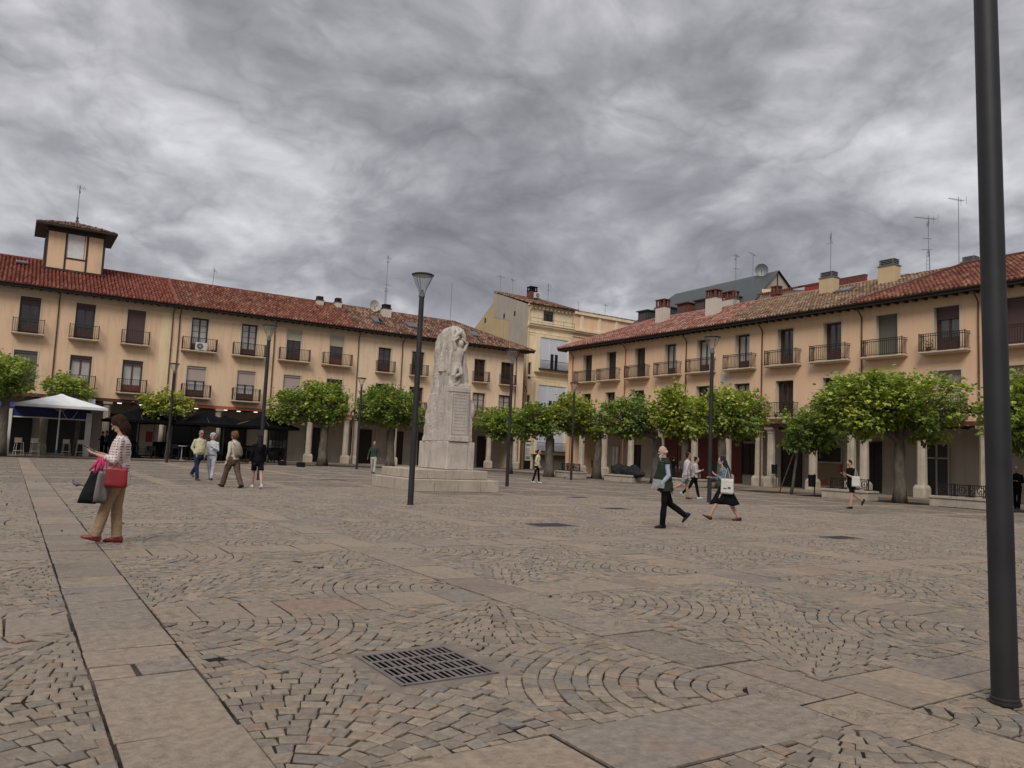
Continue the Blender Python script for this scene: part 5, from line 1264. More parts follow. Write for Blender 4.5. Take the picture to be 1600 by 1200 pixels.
# ------------------------------------------------------------------ parasols and terrace
M['canvas_w'] = mat('white_canvas', (.66, .66, .66), .85, fn=mottled((.68, .68, .68), (.56, .56, .57), 1.5, bstr=0))
M['canvas_b'] = mat('black_canvas', (.016, .016, .018), .95, spec=.05, fn=mottled((.008, .008, .009), (.005, .005, .006), 2, bstr=0))
def parasol(label, x, y, side, ze, za, canvas, polem, base, rot=0, group=None):
    t = thing('parasol', label, 'parasol', (x, y, 0), rot, group); h = side/2; n = 8
    b = MB(); N = 9
    def P(u, v, off):   # u around square side, v 0 edge to 1 top
        e = u*4; s_ = int(e) % 4; f = e-int(e); C = [(-h, -h), (h, -h), (h, h), (-h, h)]; a, c_ = C[s_], C[(s_+1) % 4]
        px, py = a[0]+(c_[0]-a[0])*f, a[1]+(c_[1]-a[1])*f; sag = .05*side*(1-abs(2*f-1)**2)*.35*sin(pi*min(1, v*1.0+.0))
        return (px*(1-v*.94), py*(1-v*.94), ze+(za-ze)*v**1.02-sag-.0+off)
    for off, fl in ((0, 1), (-.012, -1)): b.rings([[P(i/32, v/8, off) for i in range(32)][::fl] for v in range(9)], cap=(off == 0))
    b.rings([[P(i/32, 0, -.16 if k == 0 else 0) for i in range(32)] for k in range(2)], cap=False)
    b.build('canopy', M[canvas], t)
    b = MB(); b.rings([[(x_*k, y_*k, z) for x_, y_ in ((-1, -1), (1, -1), (1, 1), (-1, 1))] for k, z in ((h*.16, za-.1), (h*.03, za+.07))], True); b.build('vent_cap', M[canvas], t)
    b = MB(); b.tube([(0, 0, .1), (0, 0, za)], .045, 10); b.lathe([(.07, ze-.35), (.07, ze-.2)], n=10); b.build('pole', M[polem], t)
    b = MB()
    for k in range(8):
        a = k*pi/4; e = h*.98/max(abs(cos(a)), abs(sin(a))); mid = .5; b.tube([(0, 0, za-.08), (e*cos(a), e*sin(a), ze-.015)], .014, 4); b.tube([(0, 0, ze-.3), (e*mid*cos(a), e*mid*sin(a), ze+(za-ze)*mid-.04)], .012, 4)
    b.build('ribs', M[polem], t)
    b = MB(); b.bbox(-.5, .5, -.5, .5, .004, .09, .01); b.bbox(-.3, .3, -.3, .3, .09, .15, .01); b.lathe([(.09, .15), (.07, .4)], n=10); b.build('base', M[base], t)
    return t
parasol('large white square parasol on the terrace at the left', 2.66, 57.8, 5.0, 3.2, 3.95, 'canvas_w', 'white', 'zinc')
for x, y, la in ((7.6, 60.0, 'leftmost black parasol, behind the woman with the bags'), (11.8, 59.2, 'middle black parasol under the terrace balconies'), (15.7, 58.2, 'rightmost black parasol beside the broad green tree'), (9.9, 60.6, 'black parasol set back between the left and middle ones'), (13.6, 60.9, 'black parasol set back between the middle and right ones')):
    parasol(la, x, y, 4.3, 2.62, 3.45 if y < 60.5 else 3.3, 'canvas_b', 'mast', 'black', group='black parasols of the terrace')
M['blue'] = mat('blue_awning', (.016, .03, .16), .7, fn=mottled((.018, .032, .17), (.010, .018, .09), 2, bstr=0))
t = thing('terrace_shelter', 'white framed terrace shelter with blue awning behind the white parasol', 'shelter', (-.1, 60.2, 0))
b = MB(); b.bbox(-.25, .2, -.12, .12, 0, 2.95, .01); b.build('post', M['white'], t)
b = MB(); b.bbox(4.45, 4.8, -.12, .12, 0, 2.95, .01); b.build('post', M['white'], t)
b = MB(); b.bbox(-5, -4.7, -.12, .12, 0, 2.95, .01); b.build('post', M['white'], t)
b = MB(); b.box(.2, 4.45, -.05, .05, 2.42, 2.5); b.box(-4.7, -.25, -.05, .05, 2.42, 2.5); b.build('cross_bar', M['white'], t)
b = MB(); b.quad((-5, -.06, 3.1), (4.7, -.06, 3.1), (4.7, -.03, 2.52), (-5, -.03, 2.52)); b.quad((-5, 2.8, 3.5), (4.7, 2.8, 3.5), (4.7, -.06, 3.1), (-5, -.06, 3.1)); b.build('awning', M['blue'], t)
b = MB(); b.bbox(3.2, 4.95, .4, .75, 3.5, 3.95, .02); b.build('awning_box', M['white'], t)
b = MB(); b.tube([(3.0+.9*k/8, -.09, 3.0-.55*sin(pi*k/8)) for k in range(9)], .02, 5); b.build('hanging_cable', M['white'], t)
M['stool_w'] = mat('cream_plastic', (.52, .48, .39), .5)
def stool(label, x, y, rot, m_='stool_w', H=.8, grp='high stools of the terrace'):
    t = thing('bar_stool', label, 'stool', (x, y, .004), rot, grp); b = MB(); w = .2
    for sx in (-1, 1):
        for sy in (-1, 1): b.tube([(sx*w*1.15, sy*w*1.15, 0), (sx*w*.85, sy*w*.85, H)], .018, 5)
    b.build('legs', M[m_], t)
    b = MB()
    for z in (.28, .3): 
        for s_ in (-1, 1): b.tube([(-w*1.03, s_*w*1.03, z), (w*1.03, s_*w*1.03, z)], .012, 4); b.tube([(s_*w*1.03, -w*1.03, z), (s_*w*1.03, w*1.03, z)], .012, 4)
    b.build('footrest', M[m_], t)
    b = MB(); b.bbox(-w, w, -w, w, H, H+.04, .01); b.build('seat', M[m_], t)
    b = MB(); b.rings([[(-w, w-.02, z), (w, w-.02, z), (w, w+.02, z), (-w, w+.02, z)] for z in (H+.04, H+.30)]); b.build('backrest', M[m_], t); return t
stool('cream bar stool nearest the left post of the shelter', .6, 57.0, .3); stool('second cream bar stool, left of the white parasol pole', 1.45, 57.2, .2); stool('cream bar stool just right of the white parasol pole', 3.3, 59.4, 2.9); stool('slim cream stool beside the right post of the shelter', 4.1, 59.6, 3.2)
def table(label, x, y, H=1.05, r=.35, m_='iron', grp='tables of the terrace'):
    t = thing('terrace_table', label, 'table', (x, y, .004), 0, grp); b = MB(); b.lathe([(r, H-.03), (r, H)], n=16); b.build('tabletop', M[m_], t)
    b = MB(); b.lathe([(.03, .03), (.03, H-.03)], n=8); b.lathe([(.24, 0), (.24, .02), (.05, .04)], n=14); b.build('pedestal', M[m_], t)
def chair(label, x, y, rot, grp='chairs of the terrace'):
    t = thing('terrace_chair', label, 'chair', (x, y, .004), rot, grp); b = MB()
    for sx in (-1, 1): b.tube([(sx*.22, -.22, 0), (sx*.21, -.2, .66), (sx*.21, .2, .66)], .014, 5); b.tube([(sx*.22, .26, 0), (sx*.2, .2, .45), (sx*.2, .27, .86)], .014, 5)
    b.build('frame', M['iron'], t); b = MB(); b.bbox(-.21, .21, -.21, .21, .43, .46, .008); b.build('seat', M['black'], t); b = MB(); b.bbox(-.2, .2, .22, .25, .55, .86, .008); b.build('backrest', M['black'], t)
rr = random.Random(11); ct = ['left', 'middle', 'right']
for k, (px, py) in enumerate(((7.6, 59.6), (11.8, 58.8), (15.4, 57.9))):
    table('dark high table under the %s black parasol' % ct[k], px-.9, py-.6); table('dark low table under the %s black parasol' % ct[k], px+.9, py+.2, .74, .38)
    stool('dark bar stool left of the high table under the %s black parasol' % ct[k], px-1.5, py-.7, 1.5, 'black'); stool('dark bar stool right of the high table under the %s black parasol' % ct[k], px-.3, py-.8, -1.4, 'black')
    stool('dark bar stool in front of the high table under the %s black parasol' % ct[k], px-.9, py-1.25, 3.1, 'black')
    chair('black chair left of the low table under the %s black parasol' % ct[k], px+.35, py+.1, 1.4); chair('black chair right of the low table under the %s black parasol' % ct[k], px+1.5, py+.1, -1.5); chair('black chair in front of the low table under the %s black parasol' % ct[k], px+.9, py-.5, 3.0)
    chair('black chair behind the low table under the %s black parasol' % ct[k], px+1.0, py+.9, 0.1)
table('pale topped high table behind the couple walking past', 10.1, 57.2, 1.0, .36, 'ac')
stool('white seated stool left of the couple walking past', 9.6, 56.8, 0, 'black'); 
t = thing('terrace_screen', 'dark railed screen closing the right end of the black terrace', 'screen', (17.3, 57.2, 0)); b = MB()
for k in range(6): b.box(-.03, .03, k*.9-.03, k*.9+.03, 0, 2.5)
b.build('posts', M['iron'], t); b = MB()
for z in (.15, 1.05, 1.7, 2.45): b.box(-.02, .02, 0, 4.5, z, z+.04)
for k in range(36): b.box(-.008, .008, .06+k*.125-.008, .06+k*.125+.008, .19, 1.05)
b.build('railing', M['iron'], t); b = MB(); b.box(-.006, .006, .03, 4.47, 1.1, 1.7); b.build('glass_panel', M['lglass'], t)
t = thing('terrace_screen', 'low dark planter screen along the back of the black terrace', 'screen', (6.3, 61.9, 0)); b = MB(); b.bbox(0, 10.4, -.05, .05, .1, 1.2, .01); b.build('panel', M['black'], t); b = MB()
for k in range(9): b.box(k*1.3-.03, k*1.3+.03, -.06, .06, 0, 2.6)
b.build('posts', M['iron'], t)
t = thing('display_stand', 'white stand with red poster under the black parasols', 'stand', (8.35, 61.3, 0)); b = MB(); b.bbox(-.45, .45, -.06, .06, .2, 2.4, .01); b.build('panel', M['reveal_g'], t); b = MB(); b.box(-.05, .4, -.075, -.062, 1.15, 1.9); b.build('poster', mat('red_poster', (.35, .02, .02), .6), t)
t = thing('display_stand', 'pale notice stand behind the couple walking past', 'stand', (12.6, 61.4, 0)); b = MB(); b.bbox(-.55, .55, -.06, .06, .9, 2.6, .01); b.build('panel', M['reveal_g'], t)
for k, (x, y) in enumerate(((15.4, 51.9), (15.2, 49.5))):
    t = thing('planter_box', ('black planter box nearer the terrace, beside the girl in black', 'black planter box nearer the tree, beside the girl in black')[k], 'planter', (x+.1+k*.7, y, 0), 0, 'black planter boxes'); b = MB(); b.bbox(-.22, .22, -.22, .22, 0, .3, .01); b.build('box', M['black'], t); b = MB(); b.lathe([(.1, .29), (.12, .33), (.04, .36)], n=8); b.build('soil', M['bark'], t)
t = thing('potted_shrub', 'dark conical shrub in a pale square pot at the left edge of the shelter', 'plant', (-.55, 59.4, 0)); b = MB(); b.rings([[(x*k, y*k, z) for x, y in ((-1, -1), (1, -1), (1, 1), (-1, 1))] for k, z in ((.22, 0), (.3, .5))]); b.build('pot', M['ac'], t)
b = MB(); r = random.Random(4)
for k in range(900):
    z = r.random()**1.3; a = r.uniform(0, 6.28); q = (.42*(1-z)**.7+.05)*r.random()**.3; c = Vector((q*cos(a), q*sin(a), .5+z*1.5)); u = Vector((r.gauss(0, 1), r.gauss(0, 1), r.gauss(0, 1))).normalized()*.07; v = u.cross(Vector((r.gauss(0, 1), r.gauss(0, 1), 1))).normalized()*.03; b.cv = r.random(); b.add([c-u, c+v, c+u, c-v], [(0, 1, 2, 3)])
b.build('foliage', M['leaf_d'], t, attr=True)
t = thing('iron_fountain', 'small black iron drinking fountain right of the monument under the tree', 'fountain', (29.6, 51.5, 0)); b = MB(); b.lathe([(.45, 0), (.45, .12), (.25, .16), (.17, .3), (.16, .8), (.22, .86), (.2, .95), (.12, 1.05), (.05, 1.25), (.01, 1.4)], n=12); b.build('column', M['iron'], t); b = MB(); b.tube([(0, 0, .75), (-.2, -.2, .78), (-.22, -.22, .7)], .02, 6); b.build('spout', M['iron'], t)
for k, (x, y, z, la) in enumerate(((41.75, 37.9, .9, 'black litter bin on the column right of the woman in the headscarf'), (41.8, 32.9, .9, 'black litter bin beside the open passage under the right arcade'), (33.9, 24.4, .45, 'dark litter bin on a thin post left of the bench near the staked tree'), (41.7, 51.3, .6, 'black litter bin by the far columns of the right arcade'))):
    t = thing('litter_bin', la, 'litter bin', (x, y, 0), 0, 'black litter bins'); b = MB(); b.lathe([(.17, z), (.19, z+.55), (.2, z+.55), (.2, z+.6)], (0, 0, 0), 12); b.build('basket', M['black'], t); b = MB(); b.tube([(.2, 0, 0), (.2, 0, z+.65)], .03, 6); b.build('post', M['iron'], t)
def pigeon(label, x, y, az):
    t = MB(); Mx = Matrix.Rotation(az, 4, 'Z'); caps(t, [Mx @ Vector((-.1, 0, .12)), Mx @ Vector((0, 0, .12)), Mx @ Vector((.07, 0, .15)), Mx @ Vector((.10, 0, .2)), Mx @ Vector((.115, 0, .225))], [.025, .06, .05, .026, .022], 8)
    t.tube([Mx @ Vector((-.08, 0, .12)), Mx @ Vector((-.2, 0, .085))], [.035, .02], 6); t.tube([Mx @ Vector((.13, 0, .222)), Mx @ Vector((.155, 0, .215))], [.009, .003], 5)
    for s_ in (-1, 1): t.tube([Mx @ Vector((.01, s_*.025, .09)), Mx @ Vector((.01, s_*.028, .005)), Mx @ Vector((.035, s_*.028, .005))], .006, 4)
    o = t.build('pigeon', mat('pigeon_grey', (.055, .058, .07), .6, fn=mottled((.05, .052, .065), (.10, .10, .115), 20, bstr=0, obj=True)), None, (x, y, .005)); md = o.modifiers.new('fuse', 'REMESH'); md.mode = 'VOXEL'; md.voxel_size = .008; md.use_smooth_shade = True
    tag(o, label, 'pigeon', 'pigeons on the square')
pigeon('grey pigeon pecking left of the black shopping bag', 1.62, 23.3, 2.6); pigeon('dark pigeon on the paving right of the man in the cream hoodie', 28.4, 37.6, 1)
# ------------------------------------------------------------------ people
SKIN = lambda n, c: mat(n, c, .6, fn=mottled(c, tuple(x*.88 for x in c), 9, 4, 60, .08, .004, obj=True))
M['skin'] = SKIN('skin', (.46, .27, .20)); M['skin_tan'] = SKIN('skin_tanned', (.36, .20, .14))
def cloth(name, c, c2=None, k=1.0, pat=None):
    c2 = c2 or tuple(x*.75 for x in c)
    def fn(nt, b):
        p = opos(nt); f = ramp(nt, noise_t(nt, p, 5, 4, .6), [(.35, 0.0), (.65, 1.0)]); col = mixc(nt, f, c, c2)
        if pat:
            kind, pc, sc = pat; s3 = nt.nodes.new('ShaderNodeSeparateXYZ'); nt.links.new(p, s3.inputs[0])
            z = mth(nt, 'FRACT', mth(nt, 'MULTIPLY', s3.outputs[2], sc)); az = mth(nt, 'FRACT', mth(nt, 'MULTIPLY', mth(nt, 'ADD', mth(nt, 'MULTIPLY', s3.outputs[0], .55), s3.outputs[1]), sc*.85))
            if kind == 'dots': g = mth(nt, 'MULTIPLY', ramp(nt, z, [(.30, 0.0), (.38, 1.0), (.66, 1.0), (.74, 0.0)]), ramp(nt, az, [(.22, 0.0), (.28, 1.0), (.66, 1.0), (.72, 0.0)]))
            elif kind == 'stripes': g = ramp(nt, z, [(.4, 0.0), (.5, 1.0), (.9, 1.0), (1, 0.0)])
            elif kind == 'band': g = ramp(nt, mth(nt, 'ADD', s3.outputs[2], mth(nt, 'MULTIPLY', noise_t(nt, p, 8), .12)), [(pc[3], 0.0), (pc[3]+.02, 1.0), (pc[4], 1.0), (pc[4]+.02, 0.0)]); pc = pc[:3]
            elif kind == 'blotch': g = ramp(nt, noise_t(nt, p, sc, 3), [(.45, 0.0), (.55, 1.0)])
            col = mixc(nt, g, col, pc)
        nt.links.new(col, b.inputs['Base Color']); add_bump(nt, b, noise_t(nt, p, 14, 4), .6, .03)
    return mat(name, c, .9, spec=.05, fn=fn)
def fuse(o, vox, folds=0, sm=3, scale=.09):
    md = o.modifiers.new('fuse', 'REMESH'); md.mode = 'VOXEL'; md.voxel_size = vox; md.use_smooth_shade = True
    md = o.modifiers.new('soft', 'SMOOTH'); md.factor = .5; md.iterations = sm
    if folds:
        tx = FOLD.get(scale) or bpy.data.textures.new('folds', 'CLOUDS'); tx.noise_scale = scale; FOLD[scale] = tx
        md = o.modifiers.new('fold', 'DISPLACE'); md.texture = tx; md.strength = folds; md.mid_level = .5; md.texture_coords = 'LOCAL'
FOLD = {}
def person(label, pos, head, H=1.7, legs=((20, 5), (-15, 20)), lean=2, arms=None, top=None, bottom=None, shoes=None, hair=('short', None), skin='skin', sleeves='long', kind='trousers', belly=0, hp=(0, 0), vox=.011, wide=1.0, hem=-.06, vest=None, beard=None, extras=None, hemz=.45, grp='people crossing the square', toe=(0, 0), loose=1.0):
    """legs: (thigh forward, knee bend) degrees for left, right; arms: per side (upper dir, fore dir) with x outward, y forward"""
    s = H/1.75; h = RT2*head[0]+FW2*head[1]; rot = atan2(-h.x, h.y)
    t = thing('person', label, 'person', (pos[0], pos[1], .004), rot, grp); t.scale = (s, s, s)
    LT, LS = .44, .42; L = []; hz = 0
    for th, kn in legs: hz = max(hz, LT*cos(radians(th))+LS*cos(radians(th-kn))+.085)
    for sd, (th, kn), tp in zip((-1, 1), legs, toe):
        hip = Vector((sd*.09, 0, hz)); k = hip+Vector((sd*.01, sin(radians(th)), -cos(radians(th))))*1.0*LT; k = hip+Vector((0, sin(radians(th))*LT, -cos(radians(th))*LT)); a = k+Vector((-sd*.02, sin(radians(th-kn))*LS, -cos(radians(th-kn))*LS))
        L.append((hip, k, a, tp))
    ca_, sa_ = cos(radians(lean)), sin(radians(lean))
    def T(x, y, z): return Vector((x, y*ca_+z*sa_, hz-y*sa_+z*ca_))
    J = {}
    A = arms or (((.15, -.25, -1), (.05, .15, -1)), ((.15, .25, -1), (.05, .5, -1)))
    hands = []
    for sd, (u, f) in zip((-1, 1), A):
        sh = T(sd*.185*wide, 0, .50); u_ = Vector((u[0]*sd, u[1], u[2])).normalized(); f_ = Vector((f[0]*sd, f[1], f[2])).normalized(); e = sh+u_*.29; w = e+f_*.25; hands.append((sh, e, w, f_, sd))
    hc = T(0, .02+.10*sin(radians(hp[1]))*.5, .735); hq = Matrix.Rotation(radians(hp[0]), 4, 'Z') @ Matrix.Rotation(-radians(hp[1]), 4, 'X')
    def HP(x, y, z): return hc+(hq @ Vector((x, y, z)))
    TR = [(-.20, .178, .142, 0), (-.13, .172, .138, 0), (-.02, .168, .132, -.005), (.08, .155, .115+belly*.6, belly*.5), (.20, .142, .105+belly*.7, belly*.6), (.33, .16, .118+belly*.2, belly*.2), (.45, .172, .11, 0), (.53, .15, .085, 0), (.57, .06, .055, 0)]
    def torso(b, off, lo=-1, hi=9, wf=1.0):
        b.rings([[T((w*wide+off)*wf*cos(a), yc+(d+off)*sin(a), z) for a in [2*pi*k/16 for k in range(16)]] for z, w, d, yc in TR if lo <= z <= hi])
    # skin: one continuous figure
    b = MB(); torso(b, -.022, -.14); b.tube([T(0, 0, .52), T(0, .012, .66)], [.058, .052], 10)
    b.sphere(HP(0, 0, .02), .078, .098, .116, 14, 10, hq); b.sphere(HP(0, .032, -.058), .056, .056, .054, 10, 8, hq); caps(b, [HP(0, .085, .015), HP(0, .108, -.022)], [.009, .014], 6); b.tube([HP(-.03, .088, -.058), HP(.03, .088, -.058)], .009, 5)
    b.tube([HP(-.05, .078, .04), HP(0, .094, .045), HP(.05, .078, .04)], .011, 5)
    for sd in (-1, 1): b.sphere(HP(sd*.076, -.005, -.005), .010, .018, .030, 6, 5, hq)
    for hip, k, a, tp in L: caps(b, [hip, hip.lerp(k, .5), k], [.085, .075, .055], 10); caps(b, [k, k.lerp(a, .35), a], [.052, .056, .036], 10)
    fr_ = max(.0085, vox*1.05)
    for sh, e, w, f_, sd in hands:
        caps(b, [sh+Vector((-sd*.02, 0, -.03)), e], [.045, .036], 8); caps(b, [e, e.lerp(w, .4), w], [.038, .037, .025], 8)
        side = f_.cross(Vector((0, 0, 1))); side = side.normalized() if side.length > .3 else Vector((0, 1, 0)) if True else side
        if abs(f_.z) > .8: side = Vector((0, 1, 0))
        nrm = side.cross(f_).normalized()
        for q in (-1.0, -.33, .33, 1.0):
            c0 = w+f_*.02+side*q*.014; c1 = w+f_*.085+side*q*.026; ln = (.075, .085, .08, .062)[int((q+1)*1.5+.1)]
            b.tube([c0, c1], [.016, .013], 6); caps(b, [c1, c1+f_*ln*.5-nrm*.008*sd, c1+f_*ln*.85-nrm*.03*sd], [fr_, fr_, fr_*.85], 6)
        caps(b, [w+f_*.03+side*.02, w+f_*.06+side*.048, w+f_*.10+side*.052], [.013, fr_*1.15, fr_], 6)
    body = b.build('body', M[skin], t); fuse(body, vox, 0, 2)
    b = MB()
    for sd in (-1, 1): b.sphere(HP(sd*.03, .083, .022), .011, .008, .007, 6, 4, hq)
    b.build('eyes', M['black'], t)
    # top
    if top:
        b = MB(); torso(b, .016, hem, .54); b.rings([[T((w+.006)*cos(a), (d+.006)*sin(a), z) for a in [2*pi*k/12 for k in range(12)]] for z, w, d in ((.52, .13, .085), (.565, .085, .07), (.585, .064, .06))])
        for sh, e, w, f_, sd in hands:
            s0_ = sh+Vector((-sd*.018, 0, -.018)); 
            if sleeves == 'long': caps(b, [s0_, e], [.060, .050], 9); b.tube([e, e.lerp(w, .5), w+f_*.005], [.052, .049, .040], 9); b.sphere(e, .052, n=9)
            elif sleeves == 'half': caps(b, [sh, e.lerp(sh, .1)], [.064, .056], 9)
            elif sleeves == 'elbow': caps(b, [sh, e], [.064, .055], 9); b.tube([e, e.lerp(w, .55)], [.055, .052], 9)
            else: caps(b, [sh, sh.lerp(e, .25)], [.062, .055], 9)
        o = b.build('top', top, t); fuse(o, vox*1.1, .02)
    if vest:
        b = MB(); torso(b, .034, hem-.04, .54, 1.04); b.rings([[T(w*cos(a), d*sin(a)-.01, z) for a in [2*pi*k/12 for k in range(12)]] for z, w, d in ((.52, .15, .10), (.58, .10, .085), (.61, .085, .078))])
        for sh, e, w, f_, sd in hands: b.sphere(sh+Vector((-sd*.02, 0, 0)), .075, n=10)
        o = b.build('vest', vest, t); fuse(o, vox*1.1, .025)
    if kind in ('trousers', 'shorts', 'leggings'):
        b = MB(); x = {'trousers': 1.0, 'shorts': 1.05, 'leggings': .93}[kind]*loose
        b.rings([[T((w+.012)*cos(a), (d+.012)*sin(a), z) for a in [2*pi*k/14 for k in range(14)]] for z, w, d in ((-.165, .10, .10), (-.12, .145, .118), (-.06, .165, .125), (0, .170, .126), (.09, .160, .120))])
        for hip, k, a, tp in L:
            caps(b, [hip, hip.lerp(k, .5)], [.105*min(x, 1.1), .090*x], 10)
            if kind == 'shorts': b.tube([hip.lerp(k, .5), hip.lerp(k, .78)], [.090*x, .088*x], 10)
            else:
                b.tube([hip.lerp(k, .5), k], [.090*x, .072*x], 10); b.sphere(k, .072*x, n=10); e = a+Vector((0, 0, -.02)); b.tube([k, k.lerp(e, .5), e], [.072*x, .070*x, (.064 if kind == 'trousers' else .045)*loose], 10)
        o = b.build(kind if kind != 'leggings' else 'trousers', bottom, t); fuse(o, vox*1.15, .022, scale=.12)
    elif kind == 'skirt':
        ys = [a.y for _, _, a, _ in L]; ymin, ymax = min(ys), max(ys); b = MB(); rs = []
        for q in range(9):
            f = q/8; z = hz+.10-(hz+.10-hemz)*f; y0 = ymin*f*.62-.12-.03*f; y1 = ymax*f*.62+.12+.03*f; w = .15+.06*f
            rs.append([Vector((w*cos(a)*(1+.07*f*sin(7*a)), (y0+y1)/2+(y1-y0)/2*sin(a)*(1+.05*f*sin(9*a)), z+.03*f*sin(3*a))) for a in [2*pi*k/40 for k in range(40)]])
        b.rings(rs); b.build('skirt', bottom, t, smooth=True)
    # shoes
    for i, (hip, k, a, tp) in enumerate(L):
        b = MB(); Q = Matrix.Rotation(radians(tp), 4, 'X'); P = lambda x, y, z: a+(Q @ Vector((x, y, z)))
        b.rings([[P(w*cos(q)*1.0, y, zc+hh*max(-1, min(1, 1.3*sin(q)))) for q in [2*pi*j/12 for j in range(12)]] for y, w, hh, zc in ((-.085, .018, .02, -.05), (-.07, .034, .045, -.04), (-.02, .038, .055, -.03), (.05, .042, .038, -.047), (.11, .046, .026, -.057), (.155, .036, .020, -.062), (.178, .014, .010, -.066))])
        if shoes[1] == 'high': b.tube([P(0, -.02, -.03), P(0, 0, .07)], [.045, .05], 10)
        b.build('shoe', shoes[0], t, smooth=True)
    # hair
    st, hm = hair; b = MB()
    if st == 'short': b.sphere(HP(0, -.018, .035), .082, .098, .105, 12, 9, hq); b.sphere(HP(0, -.045, -.02), .07, .06, .07, 10, 7, hq)
    elif st == 'fringe': b.sphere(HP(0, -.035, -.005), .082, .078, .055, 12, 8, hq)
    elif st == 'bob':
        b.sphere(HP(0, -.012, .042), .094, .110, .110, 12, 9, hq); b.sphere(HP(0, -.045, -.05), .100, .082, .125, 12, 8, hq)
        for sd in (-1, 1): caps(b, [HP(sd*.075, -.01, .03), HP(sd*.085, -.005, -.05), HP(sd*.07, -.01, -.13)], [.03, .035, .028], 8)
    elif st == 'curly':
        q = random.Random(5)
        for j in range(70):
            u = Vector((q.gauss(0, 1), q.gauss(0, 1)-.5, q.gauss(0, 1)+.3)).normalized()
            if u.y > .45 and u.z < .5: continue
            b.sphere(HP(u.x*.095, u.y*.11-.02, u.z*.11+.02), .036, n=7, m=5)
    elif st == 'long':
        b.sphere(HP(0, -.02, .038), .086, .10, .103, 12, 9, hq); b.tube([HP(0, -.06, .0), HP(0, -.095, -.12), T(0, -.135, .42), T(0, -.13, .28)], [.08, .09, .075, .04], 12)
    elif st == 'bun': b.sphere(HP(0, -.02, .035), .083, .098, .102, 12, 9, hq); b.sphere(HP(0, -.10, .09), .042, n=8); b.sphere(HP(0, -.05, -.03), .068, .05, .07, 10, 7, hq)
    elif st == 'veil':
        b.sphere(HP(0, -.012, .03), .088, .102, .112, 14, 9, hq); b.rings([[p+Vector(((w*cos(a)), d*sin(a), 0)) for a in [2*pi*j/14 for j in range(14)]] for p, w, d in ((HP(0, -.05, .02), .085, .075), (HP(0, -.07, -.1), .10, .085), (T(0, -.10, .50), .14, .075), (T(0, -.13, .36), .15, .055), (T(0, -.15, .22), .14, .03))])
    if hm:
        o = b.build('headscarf' if st == 'veil' else 'hair', hm, t); fuse(o, .009, .012, 2, .04)
    if beard: b = MB(); b.sphere(HP(0, .06, -.09), .05, .045, .05, 10, 7, hq); caps(b, [HP(-.055, .04, -.05), HP(0, .075, -.115), HP(.055, .04, -.05)], [.018, .03, .018], 8); caps(b, [HP(0, .07, -.10), HP(0, .085, -.17)], [.03, .015], 7); o = b.build('beard', beard, t); fuse(o, .009, .01, 2, .03)
    Mw = Matrix.Translation((pos[0], pos[1], .004)) @ Matrix.Rotation(rot, 4, 'Z') @ Matrix.Scale(s, 4)
    return dict(t=t, M=Mw, T=T, HP=HP, hands=hands, hz=hz, rot=rot)
def W_(d, p): return d['M'] @ Vector(p)
hb = mat('hair_brown', (.045, .022, .014), .85, fn=mottled((.045, .020, .012), (.02, .010, .007), 30, bscale=80, bstr=.5, obj=True), spec=.12); hk = mat('hair_black', (.012, .010, .010), .55, fn=mottled((.015, .012, .012), (.007, .006, .006), 30, bscale=80, bstr=.5, obj=True), spec=.12)
hw = mat('hair_white', (.45, .44, .43), .7, fn=mottled((.5, .49, .48), (.3, .3, .3), 30, bscale=80, bstr=.5, obj=True), spec=.12); hl = mat('hair_auburn', (.16, .075, .045), .6, fn=mottled((.2, .095, .055), (.09, .04, .025), 30, bscale=80, bstr=.5, obj=True), spec=.12)
hg = mat('hair_grey', (.12, .115, .11), .7, fn=mottled((.15, .145, .14), (.08, .075, .07), 30, bscale=80, bstr=.5, obj=True), spec=.12)
blk = cloth('black_fabric', (.006, .006, .007), (.010, .010, .012)); wht = cloth('white_fabric', (.52, .52, .53)); shb = mat('black_leather', (.008, .007, .007), .45, spec=.25); shr = mat('red_leather', (.20, .02, .018), .45); shbr = mat('brown_leather', (.06, .03, .02), .45); shw = mat('white_trainer', (.55, .55, .53), .6)
DOWN = ((.12, -.15, -1), (.05, .25, -1)); FWD = ((.10, .05, -1), (-.45, .8, .30)); BACK = ((.15, -.4, -1), (.1, -.1, -1)); SWING = ((.12, .3, -1), (.05, .75, -1)); POCK = ((.2, -.2, -1), (-.32, .45, -.8)); CROSS = ((.15, .15, -1), (-1, .55, .12))

# 1 woman with the shopping bags
w1 = person('woman in dotted white jumper and tan trousers reading her phone, shopping bags on her arm', (1.29, 11.58), (-.93, -.36), 1.63, ((17, 4), (1, 6)), 1, (((.12, .16, -1), (-.25, 1, .36)), ((.12, .16, -1), (-.32, 1, .40))),
    cloth('dotted_knit', (.66, .56, .53), (.57, .49, .46), pat=('dots', (.13, .06, .075), 26)), cloth('tan_cotton', (.33, .225, .14), (.27, .185, .115)), (shr, 'low'), ('bob', hb), belly=.045, hp=(4, 26), vox=.0085, wide=1.08, hem=-.14, toe=(14, 0), sleeves='elbow', loose=1.08)
def phone(label, d, p, rx=.9):
    t = thing('phone', label, 'phone', W_(d, p), d['rot']); b = MB(); Q = Matrix.Rotation(rx, 4, 'X'); b.bbox(-.037, .037, -.005, .005, -.075, .075, .003, Q); b.build('casing', M['black'], t)
    b = MB(); b.box(-.033, .033, -.0065, -.005, -.068, .068, Q); b.build('screen', M['glass'], t)
def mid_hand(d, i, k=.10): sh, e, w, f, sd = d['hands'][i]; return w+f*k
a_, b_ = mid_hand(w1, 0, .12), mid_hand(w1, 1, .12)
